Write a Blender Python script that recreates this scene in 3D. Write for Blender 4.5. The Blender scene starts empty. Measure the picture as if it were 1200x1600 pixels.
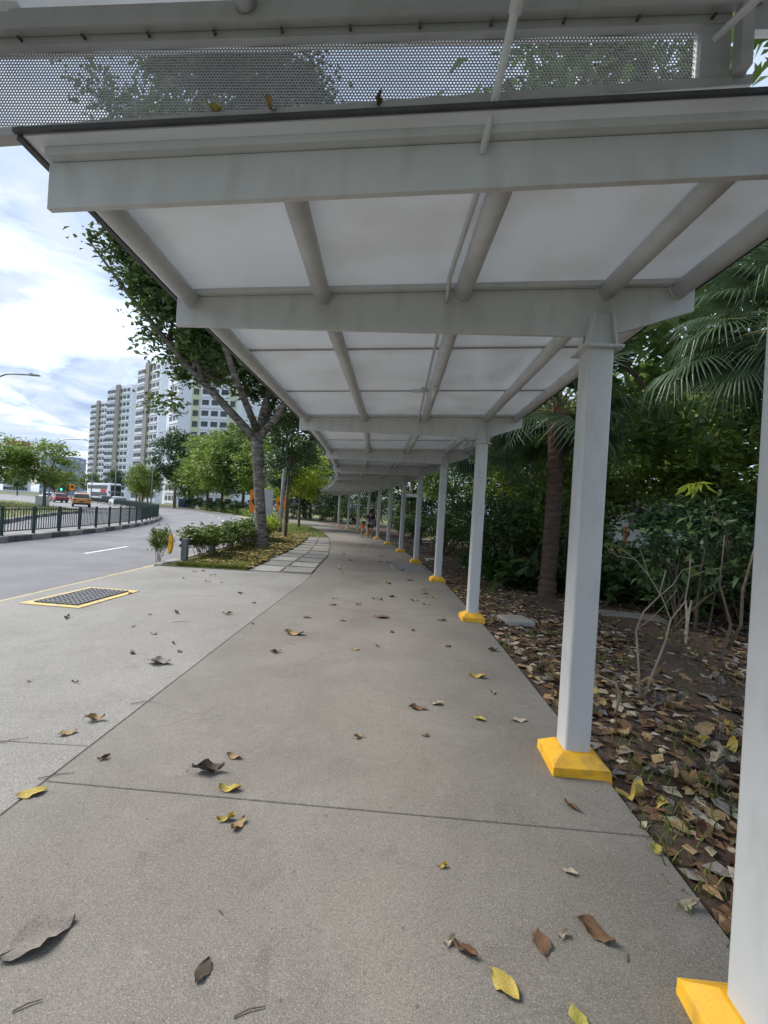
import bpy, bmesh, math, random
import numpy as np
from mathutils import Vector, Matrix, Euler
R = math.radians
random.seed(7)
scene = bpy.context.scene
col = scene.collection

# ------------------------------------------------------------------ camera
cd = bpy.data.cameras.new('camera')
cd.sensor_fit = 'VERTICAL'; cd.sensor_height = 36.0; cd.lens = 15.3
cd.clip_start = 0.05; cd.clip_end = 2000
cam = bpy.data.objects.new('camera', cd); col.objects.link(cam)
cam.matrix_world = Matrix.Translation((0, 0, 1.5)) @ Euler((R(90), 0, 0)).to_matrix().to_4x4() @ Matrix.Rotation(R(3.43), 4, 'Z')
scene.camera = cam

# ------------------------------------------------------------------ sky and sun
SUN_EL, SUN_AZ = 43, 293          # degrees; azimuth from +Y towards +X (over the road, a little ahead)
world = bpy.data.worlds.new('World'); scene.world = world; world.use_nodes = True
wt = world.node_tree; wt.nodes.clear()
def wn(t, **k):
    n = wt.nodes.new(t)
    for a, b in k.items(): setattr(n, a, b)
    return n
w_out = wn('ShaderNodeOutputWorld'); w_bg = wn('ShaderNodeBackground'); w_bg.inputs['Strength'].default_value = 0.1
w_sky = wn('ShaderNodeTexSky', sky_type='NISHITA', sun_disc=False, sun_elevation=R(SUN_EL), sun_rotation=R(SUN_AZ))
w_sky.air_density = 1.0; w_sky.dust_density = 2.0
w_tc = wn('ShaderNodeTexCoord'); w_sep = wn('ShaderNodeSeparateXYZ')
w_add = wn('ShaderNodeMath', operation='ADD'); w_add.inputs[1].default_value = 0.16
w_max = wn('ShaderNodeMath', operation='MAXIMUM'); w_max.inputs[1].default_value = 0.05
w_dx = wn('ShaderNodeMath', operation='DIVIDE'); w_dy = wn('ShaderNodeMath', operation='DIVIDE')
w_com = wn('ShaderNodeCombineXYZ')
w_n1 = wn('ShaderNodeTexNoise'); w_n1.inputs['Scale'].default_value = 1.15; w_n1.inputs['Detail'].default_value = 7; w_n1.inputs['Roughness'].default_value = 0.56; w_n1.inputs['Distortion'].default_value = 0.5
w_n2 = wn('ShaderNodeTexNoise'); w_n2.inputs['Scale'].default_value = 2.3; w_n2.inputs['Detail'].default_value = 6; w_n2.inputs['Roughness'].default_value = 0.55; w_n2.inputs['Distortion'].default_value = 0.8
w_r1 = wn('ShaderNodeValToRGB'); w_r2 = wn('ShaderNodeValToRGB')
e = w_r1.color_ramp.elements; e[0].position = 0.30; e[0].color = (0.0, 0.0, 0.0, 1); e[1].position = 0.50; e[1].color = (1, 1, 1, 1)
e = w_r2.color_ramp.elements; e[0].position = 0.33; e[0].color = (1.45, 1.85, 2.65, 1); e[1].position = 0.64; e[1].color = (2.85, 3.05, 3.4, 1)
m = w_r2.color_ramp.elements.new(0.47); m.color = (2.05, 2.5, 3.2, 1)
w_mix = wn('ShaderNodeMix', data_type='RGBA')
L = wt.links.new
L(w_tc.outputs['Generated'], w_sep.inputs[0]); L(w_sep.outputs['Z'], w_add.inputs[0]); L(w_add.outputs[0], w_max.inputs[0])
L(w_sep.outputs['X'], w_dx.inputs[0]); L(w_max.outputs[0], w_dx.inputs[1]); L(w_sep.outputs['Y'], w_dy.inputs[0]); L(w_max.outputs[0], w_dy.inputs[1])
L(w_dx.outputs[0], w_com.inputs[0]); L(w_dy.outputs[0], w_com.inputs[1]); w_com.inputs[2].default_value = 3.4
L(w_com.outputs[0], w_n1.inputs['Vector']); L(w_com.outputs[0], w_n2.inputs['Vector'])
L(w_n1.outputs['Fac'], w_r1.inputs[0]); L(w_n2.outputs['Fac'], w_r2.inputs[0])
L(w_r1.outputs['Color'], w_mix.inputs['Factor']); L(w_sky.outputs[0], w_mix.inputs[6]); L(w_r2.outputs['Color'], w_mix.inputs[7])
L(w_mix.outputs[2], w_bg.inputs['Color']); L(w_bg.outputs[0], w_out.inputs['Surface'])

sd = bpy.data.lights.new('sun', 'SUN'); sd.energy = 1.5; sd.angle = R(32); sd.color = (1.0, 0.96, 0.9)
sun = bpy.data.objects.new('sun', sd); col.objects.link(sun)
az, el = R(SUN_AZ), R(SUN_EL)
sdir = Vector((math.sin(az) * math.cos(el), math.cos(az) * math.cos(el), math.sin(el)))
sun.rotation_euler = (-sdir).to_track_quat('-Z', 'Y').to_euler(); sun.location = sdir * 60

vs = scene.view_settings
vs.view_transform = 'Standard'; vs.look = 'None'; vs.gamma = 1; vs.use_curve_mapping = False; vs.exposure = 1.7
scene.cycles.max_bounces = 10; scene.cycles.diffuse_bounces = 6; scene.cycles.glossy_bounces = 3
scene.cycles.transmission_bounces = 4; scene.cycles.transparent_max_bounces = 6
scene.cycles.caustics_reflective = False; scene.cycles.caustics_refractive = False

# ------------------------------------------------------------------ helpers
MATS = {}
def mat(name, c1, c2=None, rough=0.6, scale=5.0, detail=4, bump=0.0, bscale=None, c3=None, scale3=40, amount3=0.5,
        spec=0.5, metallic=0.0, island=0.0, transl=0.0, coat=0.0, stretch=None):
    """A node material: two colours mixed by large noise, an optional third in fine noise, bump, per-island variation."""
    if name in MATS: return MATS[name]
    ma = bpy.data.materials.new(name); ma.use_nodes = True
    nt = ma.node_tree; b = nt.nodes['Principled BSDF']; lk = nt.links.new
    b.inputs['Roughness'].default_value = rough; b.inputs['Metallic'].default_value = metallic
    b.inputs['Specular IOR Level'].default_value = spec; b.inputs['Coat Weight'].default_value = coat
    b.inputs['Base Color'].default_value = (*c1, 1)
    tc = nt.nodes.new('ShaderNodeTexCoord'); vec = tc.outputs['Object']
    geo = nt.nodes.new('ShaderNodeNewGeometry')
    if stretch:
        mp = nt.nodes.new('ShaderNodeMapping'); mp.inputs['Scale'].default_value = stretch; lk(vec, mp.inputs['Vector']); vec = mp.outputs[0]
    outc = None
    if c2 is not None:
        n = nt.nodes.new('ShaderNodeTexNoise'); n.inputs['Scale'].default_value = scale; n.inputs['Detail'].default_value = detail
        n.inputs['Roughness'].default_value = 0.6; lk(vec, n.inputs['Vector'])
        r = nt.nodes.new('ShaderNodeValToRGB'); r.color_ramp.elements[0].position = 0.33; r.color_ramp.elements[1].position = 0.67
        r.color_ramp.elements[0].color = (*c1, 1); r.color_ramp.elements[1].color = (*c2, 1)
        if island: 
            ad = nt.nodes.new('ShaderNodeMath'); ad.operation = 'MULTIPLY_ADD'
            lk(geo.outputs['Random Per Island'], ad.inputs[0]); ad.inputs[1].default_value = island
            sb = nt.nodes.new('ShaderNodeMath'); sb.operation = 'SUBTRACT'; lk(n.outputs['Fac'], sb.inputs[0]); sb.inputs[1].default_value = island / 2
            lk(sb.outputs[0], ad.inputs[2]); lk(ad.outputs[0], r.inputs[0])
        else: lk(n.outputs['Fac'], r.inputs[0])
        outc = r.outputs['Color']
    if c3 is not None:
        n3 = nt.nodes.new('ShaderNodeTexNoise'); n3.inputs['Scale'].default_value = scale3; n3.inputs['Detail'].default_value = 5; lk(vec, n3.inputs['Vector'])
        r3 = nt.nodes.new('ShaderNodeValToRGB'); r3.color_ramp.elements[0].position = 0.48; r3.color_ramp.elements[1].position = 0.68
        r3.color_ramp.elements[0].color = (0, 0, 0, 1); r3.color_ramp.elements[1].color = (amount3,) * 3 + (1,)
        lk(n3.outputs['Fac'], r3.inputs[0])
        mx = nt.nodes.new('ShaderNodeMix'); mx.data_type = 'RGBA'; lk(r3.outputs['Color'], mx.inputs['Factor'])
        if outc: lk(outc, mx.inputs[6])
        else: mx.inputs[6].default_value = (*c1, 1)
        mx.inputs[7].default_value = (*c3, 1); outc = mx.outputs[2]
    if outc: lk(outc, b.inputs['Base Color'])
    if bump:
        nb = nt.nodes.new('ShaderNodeTexNoise'); nb.inputs['Scale'].default_value = bscale or scale * 8; nb.inputs['Detail'].default_value = 4; lk(vec, nb.inputs['Vector'])
        bp = nt.nodes.new('ShaderNodeBump'); bp.inputs['Strength'].default_value = bump; bp.inputs['Distance'].default_value = 0.02
        lk(nb.outputs['Fac'], bp.inputs['Height']); lk(bp.outputs[0], b.inputs['Normal'])
    if transl:
        tr = nt.nodes.new('ShaderNodeBsdfTranslucent'); ms = nt.nodes.new('ShaderNodeMixShader'); ms.inputs[0].default_value = transl
        if outc: lk(outc, tr.inputs['Color'])
        else: tr.inputs['Color'].default_value = (*c1, 1)
        lk(b.outputs[0], ms.inputs[1]); lk(tr.outputs[0], ms.inputs[2]); lk(ms.outputs[0], nt.nodes['Material Output'].inputs['Surface'])
    MATS[name] = ma
    return ma

def concrete(name, base, dark, light, warm):
    """Washed concrete: broad stains, mottling, fine pale and dark aggregate and pitted relief."""
    ma = bpy.data.materials.new(name); ma.use_nodes = True; nt = ma.node_tree; lk = nt.links.new; b = nt.nodes['Principled BSDF']
    geo = nt.nodes.new('ShaderNodeNewGeometry'); vec = geo.outputs['Position']
    def noise(s, d=5, r=0.6, dist=0):
        n = nt.nodes.new('ShaderNodeTexNoise'); n.inputs['Scale'].default_value = s; n.inputs['Detail'].default_value = d
        n.inputs['Roughness'].default_value = r; n.inputs['Distortion'].default_value = dist; lk(vec, n.inputs['Vector']); return n.outputs['Fac']
    def ramp(f, p0, p1, c0, c1):
        q = nt.nodes.new('ShaderNodeValToRGB'); e = q.color_ramp.elements
        e[0].position = p0; e[1].position = p1; e[0].color = (*c0, 1); e[1].color = (*c1, 1); lk(f, q.inputs[0]); return q.outputs['Color']
    def mix(f, a, c):
        x = nt.nodes.new('ShaderNodeMix'); x.data_type = 'RGBA'
        for s, v in ((x.inputs['Factor'], f), (x.inputs[6], a), (x.inputs[7], c)):
            if isinstance(v, tuple): s.default_value = (*v, 1)
            elif isinstance(v, float): s.default_value = v
            else: lk(v, s)
        return x.outputs[2]
    k = lambda a: (a, a, a)
    c = ramp(noise(0.9, 6, 0.62, 0.4), 0.32, 0.68, dark, base)
    c = mix(ramp(noise(0.55, 4), 0.5, 0.72, k(0), k(0.75)), c, warm)
    c = mix(ramp(noise(6, 6, 0.7), 0.55, 0.75, k(0), k(0.5)), c, light)
    c = mix(ramp(noise(2.2, 8, 0.75, 1.2), 0.56, 0.72, k(0), k(0.55)), c, tuple(v * 0.62 for v in dark))
    c = mix(ramp(noise(22, 6, 0.7, 0.6), 0.52, 0.74, k(0), k(0.5)), c, tuple(v * 0.66 for v in dark))
    c = mix(ramp(noise(70, 3, 0.6), 0.53, 0.70, k(0), k(0.36)), c, tuple(min(1, v * 1.25) for v in light))
    c = mix(ramp(noise(85, 3, 0.6), 0.32, 0.47, k(0.46), k(0)), c, tuple(v * 0.5 for v in dark))
    c = mix(ramp(noise(190, 2, 0.5), 0.56, 0.66, k(0), k(0.62)), c, tuple(min(1, v * 1.35) for v in light))
    c = mix(ramp(noise(240, 2, 0.5), 0.36, 0.46, k(0.62), k(0)), c, tuple(v * 0.45 for v in dark))
    v = nt.nodes.new('ShaderNodeTexVoronoi'); v.inputs['Scale'].default_value = 7; lk(vec, v.inputs['Vector'])
    c = mix(ramp(v.outputs['Distance'], 0.03, 0.06, k(0.7), k(0)), c, tuple(x * 0.45 for x in dark))
    wv = nt.nodes.new('ShaderNodeTexNoise'); wv.inputs['Scale'].default_value = 3.0; wv.inputs['Detail'].default_value = 6; lk(vec, wv.inputs['Vector'])
    wm = nt.nodes.new('ShaderNodeMix'); wm.data_type = 'RGBA'; wm.inputs['Factor'].default_value = 0.12; lk(vec, wm.inputs[6]); lk(wv.outputs['Color'], wm.inputs[7])
    ck = nt.nodes.new('ShaderNodeTexVoronoi'); ck.feature = 'DISTANCE_TO_EDGE'; ck.inputs['Scale'].default_value = 0.55; lk(wm.outputs[2], ck.inputs['Vector'])
    ml = nt.nodes.new('ShaderNodeMath'); ml.operation = 'MULTIPLY'
    lk(ramp(ck.outputs['Distance'], 0.0008, 0.0030, k(1), k(0)), ml.inputs[0]); lk(ramp(noise(0.8, 3), 0.54, 0.62, k(0), k(0.4)), ml.inputs[1])
    c = mix(ml.outputs[0], c, tuple(x * 0.4 for x in dark))
    lk(c, b.inputs['Base Color']); b.inputs['Roughness'].default_value = 0.72; b.inputs['Specular IOR Level'].default_value = 0.35
    bp = nt.nodes.new('ShaderNodeBump'); bp.inputs['Strength'].default_value = 0.35; bp.inputs['Distance'].default_value = 0.004
    lk(noise(150, 4, 0.6), bp.inputs['Height']); lk(bp.outputs[0], b.inputs['Normal'])
    MATS[name] = ma
    return ma

class MB:
    def __init__(s): s.v = []; s.f = []
    def add(s, vs, fs):
        o = len(s.v); s.v.extend([tuple(p) for p in vs]); s.f.extend([tuple(i + o for i in f) for f in fs]); return s
    def box(s, c, d, rz=0, ry=0, rx=0):
        M = Matrix.Translation(c) @ Euler((rx, ry, rz)).to_matrix().to_4x4()
        vs = [M @ Vector((x * d[0] / 2, y * d[1] / 2, z * d[2] / 2)) for x in (-1, 1) for y in (-1, 1) for z in (-1, 1)]
        return s.add(vs, [(0, 1, 3, 2), (4, 6, 7, 5), (0, 4, 5, 1), (2, 3, 7, 6), (0, 2, 6, 4), (1, 5, 7, 3)])
    def tube(s, pts, rad, seg=10, cap=True):
        pts = [Vector(p) for p in pts]
        if not hasattr(rad, '__len__'): rad = [rad] * len(pts)
        vs = []; n = len(pts); up = Vector((0.13, 0.31, 0.94)).normalized()
        for i, p in enumerate(pts):
            t = (pts[min(i + 1, n - 1)] - pts[max(i - 1, 0)]).normalized()
            a = t.cross(up)
            if a.length < 0.05: a = t.cross(Vector((1, 0, 0)))
            a.normalize(); b = a.cross(t).normalized()
            for k in range(seg):
                q = 2 * math.pi * k / seg
                vs.append(p + (a * math.cos(q) + b * math.sin(q)) * rad[i])
        fs = [(i * seg + k, i * seg + (k + 1) % seg, (i + 1) * seg + (k + 1) % seg, (i + 1) * seg + k) for i in range(n - 1) for k in range(seg)]
        if cap: fs += [tuple(range(seg))[::-1], tuple((n - 1) * seg + k for k in range(seg))]
        return s.add(vs, fs)
    def prism(s, poly, z0, z1):
        n = len(poly)
        vs = [(x, y, z0) for x, y in poly] + [(x, y, z1) for x, y in poly]
        fs = [tuple(range(n))[::-1], tuple(range(n, 2 * n))] + [(i, (i + 1) % n, n + (i + 1) % n, n + i) for i in range(n)]
        return s.add(vs, fs)
    def mesh(s, name, m, smooth=False):
        me = bpy.data.meshes.new(name); me.from_pydata(s.v, [], s.f)
        me.materials.append(m); me.update()
        if smooth: me.polygons.foreach_set('use_smooth', [True] * len(me.polygons))
        return me
    def build(s, name, m, parent=None, smooth=False, bevel=0.0, seg=2, angle=None):
        me = s.mesh(name, m, smooth)
        bm = bmesh.new(); bm.from_mesh(me)
        bmesh.ops.recalc_face_normals(bm, faces=bm.faces)
        if bevel:
            ed = [e for e in bm.edges if len(e.link_faces) == 2 and e.calc_face_angle() > 0.5]
            bmesh.ops.bevel(bm, geom=ed, offset=bevel, segments=seg, affect='EDGES', profile=0.6, clamp_overlap=True)
        bm.to_mesh(me); bm.free()
        if smooth and bevel: me.set_sharp_from_angle(angle=R(40))
        return link(name, me, parent)

def link(name, me, parent=None, loc=None, rz=None, mw=None):
    o = bpy.data.objects.new(name, me); col.objects.link(o)
    if parent is not None: o.parent = parent
    if loc is not None: o.location = loc
    if rz is not None: o.rotation_euler = (0, 0, rz)
    if mw is not None: o.matrix_local = mw
    return o
def tag(o, label, cat=None, group=None, kind=None):
    o['label'] = label
    if cat: o['category'] = cat
    if group: o['group'] = group
    if kind: o['kind'] = kind
    return o
def empty(name, loc=(0, 0, 0), rz=0):
    o = bpy.data.objects.new(name, None); col.objects.link(o); o.location = loc; o.rotation_euler = (0, 0, rz); o.empty_display_size = 0.2
    return o
def copy_tree(o, parent=None):
    c = o.copy(); col.objects.link(c); c.parent = parent
    for ch in o.children: copy_tree(ch, c)
    return c
def lerp(tab, x):
    return float(np.interp(x, [a for a, _ in tab], [b for _, b in tab]))
def structure(o, label=None):
    o['kind'] = 'structure'
    if label: o['label'] = label
    return o

# ------------------------------------------------------------------ materials
M_soil = mat('soil', (0.046, 0.027, 0.018), (0.105, 0.066, 0.045), 0.95, 1.2, 8, 0.9, 22, c3=(0.13, 0.10, 0.068), scale3=16, amount3=0.6)
M_ground = mat('far_ground', (0.05, 0.075, 0.025), (0.11, 0.12, 0.06), 0.95, 0.15, 6)
M_road = mat('asphalt', (0.13, 0.13, 0.143), (0.225, 0.225, 0.24), 0.82, 0.45, 7, 0.5, 120, c3=(0.31, 0.31, 0.32), scale3=90, amount3=0.5)
M_path = concrete('path_concrete', (0.236, 0.219, 0.194), (0.153, 0.14, 0.121), (0.292, 0.274, 0.246), (0.228, 0.194, 0.163))
M_apron = concrete('apron_concrete', (0.285, 0.276, 0.258), (0.185, 0.178, 0.163), (0.345, 0.337, 0.322), (0.255, 0.237, 0.21))
M_paver = concrete('paver_concrete', (0.40, 0.385, 0.35), (0.25, 0.24, 0.21), (0.5, 0.48, 0.45), (0.36, 0.34, 0.30))
M_paver2 = concrete('paver_dark', (0.30, 0.285, 0.25), (0.19, 0.18, 0.155), (0.4, 0.385, 0.35), (0.27, 0.255, 0.21))
M_joint = mat('joint_dirt', (0.095, 0.087, 0.068), (0.17, 0.156, 0.125), 0.95, 9, bump=0.4)
M_steel = mat('painted_steel', (0.54, 0.555, 0.555), (0.60, 0.615, 0.615), 0.36, 2.2, 6, 0.06, 35, c3=(0.44, 0.44, 0.425), scale3=9, amount3=0.5, stretch=(1, 1, 0.35))
M_panel = mat('white_panel', (0.80, 0.83, 0.855), (0.85, 0.875, 0.90), 0.16, 0.8, 5, c3=(0.70, 0.71, 0.70), scale3=2.2, amount3=0.5, transl=0.22)
M_flash = mat('dark_flashing', (0.035, 0.037, 0.04), (0.06, 0.06, 0.065), 0.5, 6)
M_screen = mat('perforated_metal', (0.27, 0.27, 0.30), (0.33, 0.33, 0.36), 0.5, 5)
M_rail = mat('dull_aluminium', (0.34, 0.345, 0.345), (0.42, 0.42, 0.42), 0.5, 3, c3=(0.28, 0.27, 0.26), scale3=12, amount3=0.5)
M_yellow = mat('yellow_paint', (0.80, 0.40, 0.015), (0.88, 0.50, 0.03), 0.55, 4, 5, 0.12, 60, c3=(0.42, 0.24, 0.06), scale3=9, amount3=0.75)
M_yline = mat('worn_yellow_paint', (0.62, 0.44, 0.13), (0.72, 0.56, 0.24), 0.8, 3, 6, c3=(0.35, 0.31, 0.24), scale3=7, amount3=0.8)
M_wline = mat('worn_white_paint', (0.66, 0.66, 0.64), (0.78, 0.78, 0.76), 0.75, 3, 6, c3=(0.35, 0.35, 0.35), scale3=12, amount3=0.7)
M_iron = mat('cast_iron', (0.16, 0.165, 0.17), (0.27, 0.27, 0.28), 0.55, 8, 5, 0.2, 60, metallic=0.3)
M_grass = mat('grass_blades', (0.12, 0.165, 0.03), (0.26, 0.32, 0.075), 0.7, 1.5, 4, island=0.8, transl=0.3)
M_turf = mat('turf_ground', (0.09, 0.12, 0.03), (0.17, 0.18, 0.06), 0.95, 2.0, 8, 0.8, 30, c3=(0.20, 0.14, 0.07), scale3=7, amount3=0.7)
M_kerb_d = mat('kerb_black', (0.07, 0.068, 0.065), (0.17, 0.16, 0.145), 0.8, 4, 6, 0.3, 40)
M_kerb_w = mat('kerb_white', (0.26, 0.25, 0.23), (0.40, 0.385, 0.36), 0.85, 4, 6, 0.3, 40, c3=(0.2, 0.19, 0.17), scale3=5, amount3=0.6)
M_green = mat('green_railing', (0.014, 0.040, 0.034), (0.024, 0.058, 0.048), 0.5, 6)
M_galv = mat('galvanised_steel', (0.30, 0.32, 0.34), (0.40, 0.42, 0.44), 0.5, 6, metallic=0.4)
M_grail = mat('weathered_guardrail', (0.12, 0.13, 0.135), (0.22, 0.23, 0.24), 0.6, 5, metallic=0.3)
M_black = mat('black_plastic', (0.015, 0.015, 0.016), (0.03, 0.03, 0.03), 0.5, 8)
M_orange = mat('orange_sign', (0.85, 0.22, 0.01), (0.9, 0.27, 0.015), 0.5, 6)
M_bark = mat('grey_bark', (0.085, 0.07, 0.056), (0.29, 0.26, 0.222), 0.95, 4, 9, 1.0, 14, c3=(0.05, 0.043, 0.037), scale3=5, amount3=1.0, stretch=(1, 1, 2.6))
M_bark2 = mat('brown_bark', (0.09, 0.065, 0.045), (0.19, 0.145, 0.105), 0.95, 8, 7, 0.8, 30)
M_twig = mat('pale_twig', (0.26, 0.22, 0.16), (0.38, 0.33, 0.26), 0.9, 14, 5, 0.3, 60)
M_palmbark = mat('palm_bark', (0.065, 0.045, 0.035), (0.15, 0.105, 0.08), 0.95, 6, 7, 1.0, 22, stretch=(1, 1, 4))
M_sheath = mat('palm_sheath', (0.13, 0.055, 0.035), (0.22, 0.10, 0.06), 0.9, 8, 6, 0.5, 30)
M_leaf_main = mat('leaf_rain_tree', (0.05, 0.095, 0.025), (0.125, 0.2, 0.05), 0.5, 0.6, 3, island=0.7, transl=0.3)
M_leaf_dark = mat('leaf_dark', (0.036, 0.078, 0.031), (0.09, 0.16, 0.06), 0.45, 0.8, 3, island=0.7, transl=0.25)
M_leaf_mid = mat('leaf_mid', (0.085, 0.15, 0.03), (0.17, 0.26, 0.06), 0.5, 0.5, 3, island=0.7, transl=0.35)
M_leaf_bright = mat('leaf_bright', (0.13, 0.21, 0.032), (0.25, 0.34, 0.065), 0.5, 0.4, 3, island=0.7, transl=0.4)
M_leaf_lime = mat('leaf_lime', (0.24, 0.33, 0.025), (0.42, 0.5, 0.06), 0.5, 0.8, 3, island=0.7, transl=0.45)
M_leaf_shrub = mat('leaf_shrub', (0.05, 0.095, 0.032), (0.115, 0.19, 0.058), 0.4, 1.2, 3, island=0.8, transl=0.25)
M_leaf_hedge = mat('leaf_hedge', (0.09, 0.14, 0.025), (0.2, 0.27, 0.06), 0.45, 1.5, 3, island=0.9, transl=0.3)
M_frond = mat('palm_frond', (0.045, 0.085, 0.04), (0.1, 0.155, 0.075), 0.38, 1.2, 3, island=0.4, transl=0.3)
M_petiole = mat('palm_petiole', (0.11, 0.13, 0.04), (0.17, 0.16, 0.06), 0.6, 5)
M_white = mat('white_render', (0.74, 0.75, 0.76), (0.8, 0.81, 0.82), 0.8, 0.1, 4)

# ------------------------------------------------------------------ plan of the place (metres; x right, y ahead)
COLS = [(1.27, 2.73), (1.38, 6.40), (1.31, 9.95), (1.07, 13.45), (0.74, 16.95), (0.28, 20.45), (-0.28, 23.95), (-0.98, 27.4),
        (-1.82, 30.85), (-2.78, 34.25), (-3.88, 37.65)]
PATH_L = [(-4, -1.78), (2, -1.68), (6, -1.6), (9, -1.5), (14, -1.68), (18, -2.1), (22.6, -2.75), (28, -3.9), (34, -5.6), (40, -7.7), (46, -10.3), (52, -13.6)]
PATH_R = [(-4, 1.26), (1.65, 1.36), (2.6, 1.42), (6, 1.50), (10, 1.45), (13.5, 1.22), (17, 0.9), (20.5, 0.44), (24, -0.1), (27.5, -0.8), (31, -1.6), (34.5, -2.55), (38, -3.65), (46, -6.9), (52, -9.9)]
def road_edge(y): return -5.1 - (max(0, y - 8) ** 2) / 158
def median_x(y):
    if y < 40: return -11.1 - (max(0, y - 8) ** 2) / 104
    return -20.95 - 0.64 * (y - 40) - (y - 40) ** 2 / 270
def median_slope(y): return (median_x(y + 0.1) - median_x(y - 0.1)) / 0.2
ROAD_Z = -0.07

# ------------------------------------------------------------------ ground, road, paving
structure(MB().add([(-900, -200, -0.30), (900, -200, -0.30), (900, 1200, -0.30), (-900, 1200, -0.30)], [(0, 1, 2, 3)]).build('ground', M_ground))
def sheet(name, left, right, z, m, n=1, parent=None):
    """strip between two polylines with equal counts, as a thin solid sheet of n columns"""
    mb = MB(); k = len(left); vs = []
    for (a, b) in zip(left, right):
        for j in range(n + 1):
            t = j / n; vs.append((a[0] + (b[0] - a[0]) * t, a[1] + (b[1] - a[1]) * t, z))
    fs = [(i * (n + 1) + j, i * (n + 1) + j + 1, (i + 1) * (n + 1) + j + 1, (i + 1) * (n + 1) + j) for i in range(k - 1) for j in range(n)]
    mb.add(vs, fs)
    return mb.build(name, m, parent)
ys = [-6 + i * 3 for i in range(50)]
structure(sheet('road', [(-160, y) for y in ys], [(road_edge(y), y) for y in ys], ROAD_Z, M_road, 6))
# soil bed on the right with gentle relief
rs = np.random.RandomState(3)
mb = MB(); nx, ny = 60, 70
gx = 1.2 + np.linspace(0, 1, nx) ** 1.6 * 28; gy = -3 + np.linspace(0, 1, ny) ** 1.5 * 60
vs = []
for y in gy:
    xr = lerp(PATH_R, y) - 0.05
    for x in gx:
        X = xr + (x - 1.2); d = x - 1.2
        vs.append((X, y, -0.035 + min(d, 1.5) * 0.025 * math.sin(X * 2.1 + 1.3 * math.sin(y * 1.7)) + rs.uniform(-0.012, 0.012) * min(1, d * 3)))
mb.add(vs, [(j * nx + i, j * nx + i + 1, (j + 1) * nx + i + 1, (j + 1) * nx + i) for j in range(ny - 1) for i in range(nx - 1)])
structure(mb.build('soil_bed', M_soil, smooth=True))

def strip_poly(y0, y1, lf, rf, step=1.2, skew=0.0):
    n = max(2, int((y1 - y0) / step) + 1)
    yy = np.linspace(y0, y1, n)
    left = [(lf(y), y + skew) for y in yy]; right = [(rf(y), y - skew) for y in yy]
    return left + right[::-1]
fp = empty('footpath'); structure(fp)
cuts = [-4, 2.19, 6.55, 11.0, 15.4, 19.8, 24.2, 28.6, 33.0, 37.4, 41.8, 46.2, 51]
for a, b in zip(cuts[:-1], cuts[1:]):
    p = strip_poly(a + 0.0025, b - 0.0025, lambda y: lerp(PATH_L, y) + 0.006, lambda y: lerp(PATH_R, y), 0.8, 0.07)
    MB().prism(p, -0.10, 0.0).build('slab', M_path, fp, bevel=0.004, seg=1)
ap = empty('driveway_apron'); structure(ap)
for (y0, y1) in ((-4, 2.6), (2.6, 6.9), (6.9, 9.75)):
    for (x0, x1, last) in ((-4.95, -1.69, True),):
        rf = (lambda y: lerp(PATH_L, y) - 0.006)
        p = strip_poly(y0 + 0.0025, y1 - 0.0025, lambda y: x0 - 0.002 * (y - 3), rf, 0.8)
        # the grate pit is a dark plate standing in for shaded depth; the slab stays whole
        if y0 < 5 < y1 or y0 == 6.9:
            pass
        MB().prism(p, -0.10, -0.002).build('slab', M_apron, ap, bevel=0.004, seg=1)
# concrete strip between apron and road, bedding under all joints
structure(MB().prism([(-5.16, -6), (-4.96, -6), (-4.97, 10.2), (-5.16, 10.2)], -0.16, -0.03).build('drain_channel', M_apron))
structure(MB().prism([(-4.95, -5)] + [(lerp(PATH_R, y) - 0.03, y) for y in np.arange(-4, 50, 2)] + [(lerp(PATH_L, y) - 0.9, y) for y in np.arange(49, 14, -2)] + [(-4.9, 11)], -0.28, -0.006).build('joint_bedding', M_joint))

# pavers beside the path: two columns of slabs
pv = empty('paver_strip'); structure(pv)
rp = random.Random(5)
y = 9.82
row = 0
while y < 22.2:
    d = 1.02 if y < 13 else 1.15
    def PL(yy): return lerp(PATH_L, yy) - 0.014
    w = 1.44 if y < 13 else 1.44 - (y - 13) * 0.05
    for c_ in range(2):
        a0, a1 = (w * c_ / 2 + 0.03, w * (c_ + 1) / 2 - 0.03)
        sk = 0.04 * (row % 2)
        yy0, yy1 = y + 0.085 + sk * c_, y + d - 0.085 + sk * c_
        jt = lambda q=0.035: rp.uniform(-q, q)
        p = [(PL(yy0) - a1 + jt(), yy0 + jt()), (PL(yy0) - a0 + jt(0.012), yy0 + jt()), (PL(yy1) - a0 + jt(0.012), yy1 + jt()), (PL(yy1) - a1 + jt(), yy1 + jt())]
        o = MB().prism(p, -0.08, rp.uniform(0.002, 0.018)).build('paver', (M_paver, M_apron, M_paver2)[rp.randrange(3)], pv, bevel=0.006, seg=1)
        o.rotation_euler = (0, 0, 0)
    y += d; row += 1

# grass verge between path and road
vl, vr = [], []
for y in np.arange(9.8, 52, 1.0):
    vl.append((road_edge(y) + 0.22, y))
    inner = lerp(PATH_L, y) - 0.02
    if y < 22.2: inner -= (1.44 if y < 13 else 1.44 - (y - 13) * 0.05) + 0.02
    vr.append((inner, y))
structure(MB().prism(vl + vr[::-1], -0.2, 0.012).build('grass_verge', M_turf))
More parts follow.
